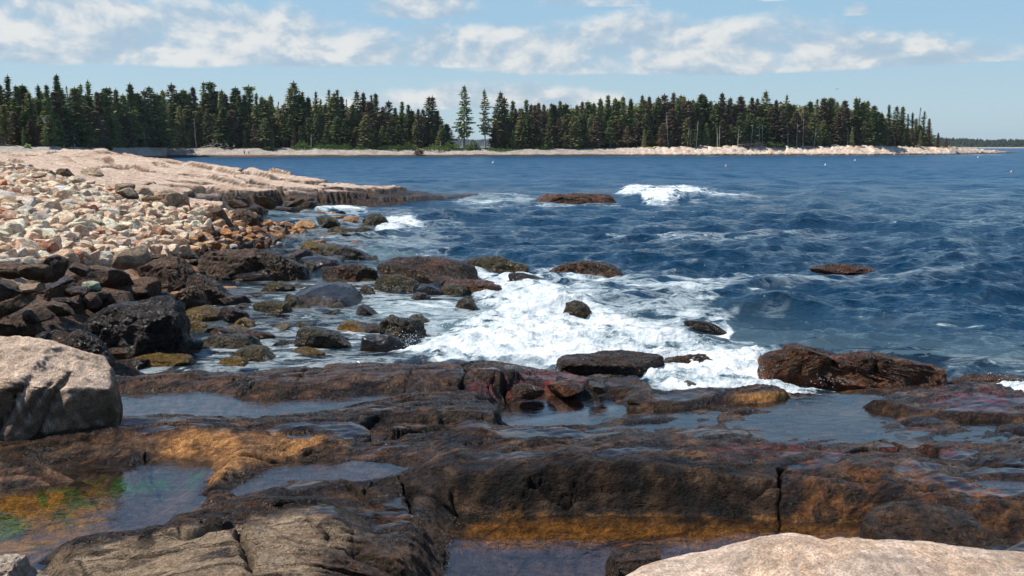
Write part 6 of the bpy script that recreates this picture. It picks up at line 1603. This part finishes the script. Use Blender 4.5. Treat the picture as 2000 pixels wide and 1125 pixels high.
# ------------------------------------------------------------------ pale trunks, shrubs, driftwood, people, buoys, bird
def pole_tree(px, yt, yb, lean, label, rad=.16, back=14.5, name='bare_trunk'):
    x, y, z = SHORE(px, back); k = y / F
    z0 = min(z, H - (yb - HOR) * k) - .2; z1 = H - (yt - HOR) * k
    rs = random.Random(px)
    V = []; Fs = []; n = 7
    tube(V, Fs, [(x + lean * k * i / n + .08 * sin(i * 2), y, z0 + (z1 - z0) * i / n) for i in range(n + 1)], [rad * (1 - .6 * i / n) for i in range(n + 1)], 6)
    for i in range(5):
        f = .35 + .6 * rs.random(); p = (x + lean * k * f, y, z0 + (z1 - z0) * f); a = rs.random() * 6.28; l = .5 + 1.0 * rs.random()
        limb(V, Fs, p, (p[0] + l * cos(a), p[1] + l * sin(a), p[2] + l * .3), .05, .015)
    V = np.array(V); V -= [x, y, z0]
    o = link_mesh(name, mesh_from(name, V, Fs, BARKP)); o.location = (x, y, z0); tag(o, label, 'tree trunk')
for a in [(1348,245,290,-6,'pale dead trunk leaning left, middle of the trio before the spruces'),(1340,252,291,2,'short pale dead trunk, left of the trio before the spruces'),(1357,238,288,3,'tallest pale dead trunk, right of the trio before the spruces'),
          (1399,250,286,-2,'grey trunk, left of a close pair in the shaded wood edge'),(1402,246,286,0,'grey trunk, right of a close pair in the shaded wood edge'),(1438,252,278,1,'grey trunk over the low brush of the pink rocks'),
          (1463,244,279,3,'slender grey trunk behind the end of the grey brush'),(1481,244,277,-3,'leaning grey trunk left of the grey brush end'),(1486,246,278,-2,'straight grey trunk at the grey brush end'),(1535,248,279,-1,'single pale trunk between dark spruces above the boulder shore'),
          (1552,242,281,0,'pale trunk beside the green bush on the boulder shore'),(1564,236,283,0,'tall pale trunk right of the green bush on the boulder shore'),(1585,250,280,4,'slanted pale trunk above the boulder shore'),(862,277,291,-1,'short pale stump trunk at the edge of the gap'),
          (1114,273,293,0,'short pale post like trunk standing alone on the beach crest'),(127,248,285,-1,'slim pale trunk in the wood edge above the pink ledge'),(148,245,287,2,'thin pale trunk with broken top above the inner beach'),(387,232,285,-2,'tall pale trunk left of the driftwood pile'),
          (1303,222,252,-5,'leaning bleached snag high among the central spruces'),(610,262,280,1,'short grey trunk behind the big round shrub')]:
    pole_tree(*a[:4], a[4])
def log(px0, py0, px1, py1, label, rad=.2, back=12, name='driftwood_log'):
    x, y, z = SHORE(px0, back); p0 = atY(px0, py0, y); p1 = atY(px1, py1, y + random.Random(px0).uniform(-2, 2))
    V = []; Fs = []; limb(V, Fs, p0, p1, rad, rad * .55)
    m = [(a + b_) / 2 for a, b_ in zip(p0, p1)]; limb(V, Fs, m, (m[0] + .3, m[1], m[2] + .9), rad * .4, .03)
    V = np.array(V) - np.array(p0); o = link_mesh(name, mesh_from(name, V, Fs, BARKP)); o.location = p0; tag(o, label, 'driftwood')
log(83, 229, 88, 241, 'broken white trunk leaning among the dark spruces on the left', .22, 14, 'leaning_trunk')
for i, (a, b_, c, d, lb) in enumerate([(392,288,405,285,'lowest left'),(398,291,412,289,'bottom'),(405,284,420,286,'long upper'),(415,272,417,286,'upright'),(418,282,428,279,'crooked'),(424,288,442,284,'long lower right'),(430,281,436,287,'short slanted'),(440,280,447,286,'right slanted'),(456,287,459,282,'small stray'),(409,280,414,288,'steep left'),(436,290,450,288,'flat right')]):
    log(a, b_, c, d, lb + ' bleached log of the driftwood pile behind the beach', .17)
log(1440, 283, 1480, 281, 'grey fallen trunk lying in brush above the pink rocks', .2, 15); log(1478, 278, 1494, 284, 'short grey fallen trunk at the right end of the grey brush', .2, 15)

def shrub(px, yt, yb, wpx, label, fol='bush', n=900, back=13, name='shrub'):
    x, y, z = SHORE(px, back); k = y / F; rs = np.random.RandomState(int(px))
    w = wpx * k / 2; h = (yb - yt) * k; z0 = H - (yb - HOR) * k
    V = []; Fs = []
    for i in range(n):
        p = rs.randn(3); p /= np.linalg.norm(p); p[2] = abs(p[2]); p *= (.55 + .5 * rs.rand()) * (1 + .25 * sin(p[0] * 5 + px) * p[2])
        p = p * [w, w * .6, h]; e = rs.randn(3, 3) * .22; o = len(V); V += [tuple(p + e[0]), tuple(p + e[1]), tuple(p + e[2])]; Fs.append((o, o + 1, o + 2))
    o = link_mesh(name, mesh_from(name, V, Fs, FOL[fol], False)); o.location = (x, y, z0 - .1); tag(o, label, 'shrub')
for a in [(592,277,293,46,'large round green shrub at the back of the beach'),(640,281,292,50,'wide low green shrub right of the large round one'),(672,282,292,42,'low green shrub before the dense spruces'),(705,285,293,40,'flat green shrub above the beach, third from the large one'),
          (765,283,292,50,'green shrub left of the dark root clump'),(740,286,293,30,'small green shrub in the row above the beach'),(800,280,292,36,'tall green shrub behind the dark root clump'),(850,284,293,60,'wide green shrub right of the dark root clump'),(884,279,294,36,'green shrub at the left foot of the tall lone spruce'),
          (925,276,294,30,'leafy shrub between the two lone spruces'),(912,285,295,34,'low shrub at the right foot of the tall lone spruce'),(965,288,295,50,'low green shrub right of the slim lone spruce'),(1055,283,294,40,'low green shrub right of the gap on the beach crest'),(995,290,295,40,'flat green strip of shrub right of the gap'),
          (528,287,291,24,'small bright green shrub left of the large round one'),(1541,283,291,22,'green bush on the boulder shore'),(1505,277,285,34,'brownish green shrub above the pink rocks'),(1520,280,286,20,'small dark shrub left of the green bush')]:
    shrub(*a)
shrub(1462, 274, 285, 60, 'dead grey brush heap above the pink rocks', 'dead', 700, 15, 'brush_pile')
shrub(820, 289, 300, 20, 'dark upturned root clump lying on the beach', 'brown', 500, 5, 'root_clump')
shrub(58, 285, 294, 18, 'dark bush at the edge of the pale ledge on the left', 'green', 400, 10)
shrub(213, 284, 292, 22, 'dark bush above the inner grey beach', 'bush', 400, 12)
# ------------------------------------------------------------------ two people on the beach
SKIN = simple_mat('skin', (.45, .28, .20), .6, .1, 20)
CLOTH = {'navy': simple_mat('navy_cloth', (.03, .035, .06), .9, .2, 15), 'black': simple_mat('black_cloth', (.015, .015, .018), .9, .2, 15),
         'grey': simple_mat('grey_blue_cloth', (.16, .20, .26), .9, .2, 15), 'hair': simple_mat('dark_hair', (.03, .02, .015), .8, .2, 30)}
def skin_mesh(name, joints, edges, radii, mat, root=0):
    me = bpy.data.meshes.new(name); me.from_pydata(joints, edges, []); o = bpy.data.objects.new(name, me); COL.objects.link(o)
    m = o.modifiers.new('skin', 'SKIN'); m.use_smooth_shade = True
    me.skin_vertices[0] if len(me.skin_vertices) else None
    lay = me.skin_vertices[0].data
    for i, r in enumerate(radii): lay[i].radius = (r, r * .85); lay[i].use_root = (i == root)
    s = o.modifiers.new('sub', 'SUBSURF'); s.levels = 1; s.render_levels = 1
    dg = bpy.context.evaluated_depsgraph_get(); ev = o.evaluated_get(dg)
    out = bpy.data.meshes.new_from_object(ev); out.name = name
    bpy.data.objects.remove(o); out.materials.clear(); out.materials.append(mat)
    for p in out.polygons: p.use_smooth = True
    return out
def person(px, feet, top, raised, cols, label, face):
    x, y, z = SHORE(px, 4); z = H - (feet - HOR) / F * y
    h = (feet - top) / F * y; k = h / 1.75
    J = [(0,0,.95),(0,0,1.15),(0,.01,1.38),(0,.01,1.50),(0,-.01,1.60),(0,-.01,1.70), (.10,0,.90),(.13,.02,.50),(.14,.03,.08),(.15,-.10,.04), (-.10,0,.90),(-.12,-.06,.50),(-.16,.05,.08),(-.17,-.08,.04)]
    R = [.15,.13,.15,.055,.085,.08,.09,.06,.04,.035,.09,.06,.04,.035]
    E = [(0,1),(1,2),(2,3),(3,4),(4,5),(0,6),(6,7),(7,8),(8,9),(0,10),(10,11),(11,12),(12,13)]
    def arm(s, up):
        b0 = len(J)
        if up: J.extend([(s*.19,0,1.42),(s*.42,-.05,1.40),(s*.50,-.12,1.66)])
        else: J.extend([(s*.19,0,1.40),(s*.27,.02,1.13),(s*.22,-.14,.92)])
        R.extend([.055,.042,.032]); E.extend([(2,b0),(b0,b0+1),(b0+1,b0+2)])
        w = J[-1]; d = .07 if up else -.07
        for q in range(5):
            J.append((w[0] + (q - 2) * .016, w[1] - .02, w[2] + d * (1 if q else .6))); R.append(.010); E.append((b0 + 2, len(J) - 1))
    arm(-1, raised); arm(1, False)
    root = empty('person', (x, y, z), face); root.scale = (k, k, k)
    tag(root, label, 'person')
    b_ = link_mesh('body', skin_mesh('body', J, E, R, SKIN), root)
    top_ = skin_mesh('shirt', [J[0], J[1], (J[2][0], J[2][1], 1.36), (-.19, 0, 1.41), (.19, 0, 1.41), J[15], J[len(J) - 7]], [(0,1),(1,2),(2,3),(2,4),(3,5),(4,6)], [.165,.145,.165,.07,.07,.055,.055], CLOTH[cols[0]])
    link_mesh('shirt', top_, root)
    tr = skin_mesh('trousers', [J[0], J[6], J[7], (J[8][0], J[8][1], .12), J[10], J[11], (J[12][0], J[12][1], .12)], [(0,1),(1,2),(2,3),(0,4),(4,5),(5,6)], [.165,.105,.075,.06,.105,.075,.06], CLOTH[cols[1]])
    link_mesh('trousers', tr, root)
    hr = skin_mesh('hair', [(0,.03,1.60),(0,.02,1.70),(0,0,1.745)], [(0,1),(1,2)], [.085,.09,.06], CLOTH['hair']); link_mesh('hair', hr, root)
person(481.2, 302.6, 293.0, True, ('navy', 'black'), 'left one of two distant people on the beach, in navy and black, arm raised', .3)
person(490.3, 303.4, 294.0, False, ('grey', 'navy'), 'right one of two distant people on the beach, in grey blue top and dark trousers', -.9)

# ------------------------------------------------------------------ buoys and a gull
def buoy(px, py, r, col, label, cap=(.8, .8, .78)):
    g = G(px, py, 0); m = simple_mat('buoy_paint', col, .4, .1, 5); mc = simple_mat('buoy_cap_paint', cap, .4, .1, 5)
    root = empty('lobster_buoy', g); tag(root, label, 'buoy')
    V = []; Fs = []; prof = [(-.9, .02), (-.8, .55), (-.3, .9), (.3, .9), (.7, .5), (.8, .12)]
    for zz, rr in prof:
        for a in range(12): V.append((rr * r * cos(a * pi / 6), rr * r * sin(a * pi / 6), zz * r + r * .35))
    for i in range(len(prof) - 1):
        for a in range(12):
            b_ = (a + 1) % 12; Fs.append((i * 12 + a, i * 12 + b_, (i + 1) * 12 + b_, (i + 1) * 12 + a))
    link_mesh('float', mesh_from('float', V, Fs, m), root)
    V2 = []; F2 = []; tube(V2, F2, [(0, 0, r * .9), (0, 0, r * 1.9), (0, 0, r * 2.2)], [r * .3, r * .25, r * .05], 8)
    link_mesh('spindle', mesh_from('spindle', V2, F2, mc), root)
buoy(1418, 327, .26, (.75, .12, .06), 'small red buoy afloat off the middle of the wooded point')
buoy(1975, 338, .20, (.80, .16, .08), 'red buoy with pale top afloat near the right edge of the bay')
buoy(1612, 323, .22, (.8, .8, .78), 'white buoy afloat off the boulder shore, left of the other white one')
buoy(1670, 314, .24, (.8, .8, .78), 'white buoy close to the boulder shore')
buoy(1910, 308, .28, (.8, .8, .78), 'white buoy off the low rocky tip of the point')
buoy(963, 319, .28, (.8, .78, .75), 'white buoy afloat below the gap between the lone spruces')
def gull(px, py, Y):
    p = atY(px, py, Y); V = []; Fs = []
    root = empty('gull', p, .5); tag(root, 'tiny gull gliding in the clear sky above the wooded point', 'bird')
    m = simple_mat('gull_feathers', (.35, .36, .38), .8, .2, 3)
    J = [(-.28,0,0),(-.10,0,0),(.10,0,.01),(.22,0,.05),(.30,0,.04)]; E = [(0,1),(1,2),(2,3),(3,4)]
    J += [(.02,.10,.03),(.02,.42,.12),(-.10,.78,.05),(.02,-.10,.03),(.02,-.42,.12),(-.10,-.78,.05)]; E += [(1,5),(5,6),(6,7),(1,8),(8,9),(9,10)]
    link_mesh('body', skin_mesh('body', J, E, [.03,.075,.08,.05,.015,.05,.035,.012,.05,.035,.012], m, 1), root); root.scale = (1.2, 1.2, 1.2)
gull(1635, 174, 260)
# small board hut with open upper windows at the wood edge
def hut():
    x, y, z = SHORE(1716, 14.5); k = y / F; w = 9 * k; h = 8 * k; z0 = H - (289 - HOR) * k
    m = simple_mat('weathered_boards', (.13, .105, .10), .9, .35, 3.0)
    V = []; Fs = []
    def bx(x0, x1, y0, y1, z0_, z1):
        o = len(V); V.extend([(x0,y0,z0_),(x1,y0,z0_),(x1,y1,z0_),(x0,y1,z0_),(x0,y0,z1),(x1,y0,z1),(x1,y1,z1),(x0,y1,z1)])
        Fs.extend([(o,o+1,o+5,o+4),(o+1,o+2,o+6,o+5),(o+2,o+3,o+7,o+6),(o+3,o,o+4,o+7),(o+4,o+5,o+6,o+7)])
    for i in range(6): bx(-w/2 + w*i/6, -w/2 + w*(i+.94)/6, 0, w*.8, 0, h * (1 + .02 * sin(i * 2.3)))
    o = empty('lookout_hut', (x, y, z0)); tag(o, 'small square brown board hut at the wood edge near the tip of the point', 'hut')
    link_mesh('board_wall', mesh_from('board_wall', V, Fs, m, False), o)
    V = []; Fs = []
    for a in (-w/2 + .08, 0, w/2 - .08):
        for c in (.08, w*.8 - .08): bx(a - .08, a + .08, c - .08, c + .08, h * 1.03, h * 1.75)
    link_mesh('post_frame', mesh_from('post_frame', V, Fs, m, False), o)
    V = []; Fs = []; bx(-w*.56, w*.56, -.1, w*.9, h * 1.76, h * 1.84)
    link_mesh('roof', mesh_from('roof', V, Fs, m, False), o)
hut()

# ------------------------------------------------------------------ air
def haze():
    m, nt = new_mat('sea_air'); b = NB(nt)
    v = b.n('ShaderNodeVolumePrincipled'); v.inputs['Density'].default_value = 0.000045
    v.inputs['Color'].default_value = (0.80, 0.90, 1.0, 1); v.inputs['Anisotropy'].default_value = 0.3
    o = b.n('ShaderNodeOutputMaterial'); b.l(v.outputs[0], o.inputs['Volume'])
    x0, x1, y0, y1, z0, z1 = -8000, 8000, -60, 8200, -7, 110
    V = [(x0,y0,z0),(x1,y0,z0),(x1,y1,z0),(x0,y1,z0),(x0,y0,z1),(x1,y0,z1),(x1,y1,z1),(x0,y1,z1)]
    Fs = [(0,3,2,1),(4,5,6,7),(0,1,5,4),(1,2,6,5),(2,3,7,6),(3,0,4,7)]
    o = link_mesh('haze', mesh_from('haze', V, Fs, m, False)); tag(o, 'thin blue sea haze over the bay', 'haze', kind='stuff')
haze()

def spray():
    """drops thrown up where the surf meets the rocks"""
    rs = np.random.RandomState(5); V = []; Fs = []; off = 0
    O = np.array([(1,0,0),(-1,0,0),(0,1,0),(0,-1,0),(0,0,1),(0,0,-1)], float); T8 = [(0,2,4),(2,1,4),(1,3,4),(3,0,4),(2,0,5),(1,2,5),(3,1,5),(0,3,5)]
    for (px, py, w, h, n) in [(1495,738,26,30,260),(1600,748,40,14,120),(1090,735,14,14,90),(800,672,26,14,130),(960,600,30,18,130),(1240,372,26,10,120),(1240,725,26,16,130),(760,440,14,8,60),(1010,548,30,14,120),(1960,752,30,12,80),(900,640,60,10,120),(1320,772,60,8,80)]:
        g = G(px, py, 0); k = g[1] / F
        for i in range(n):
            p = np.array([g[0] + rs.randn() * w * k * .5, g[1] + rs.randn() * .3, .05 + abs(rs.randn()) * h * k * .5]); r = k * (.35 + .8 * rs.rand() ** 2)
            V.append(O * r * (.7 + .6 * rs.rand(6, 1)) + p); Fs += [tuple(np.array(t) + off) for t in T8]; off += 6
    m = simple_mat('white_water_drops', (.85, .87, .88), .6, .05, 3)
    o = link_mesh('sea_spray', mesh_from('sea_spray', np.concatenate(V), Fs, m)); tag(o, 'white drops of spray thrown up where surf hits the rocks', 'spray', kind='stuff')
spray()
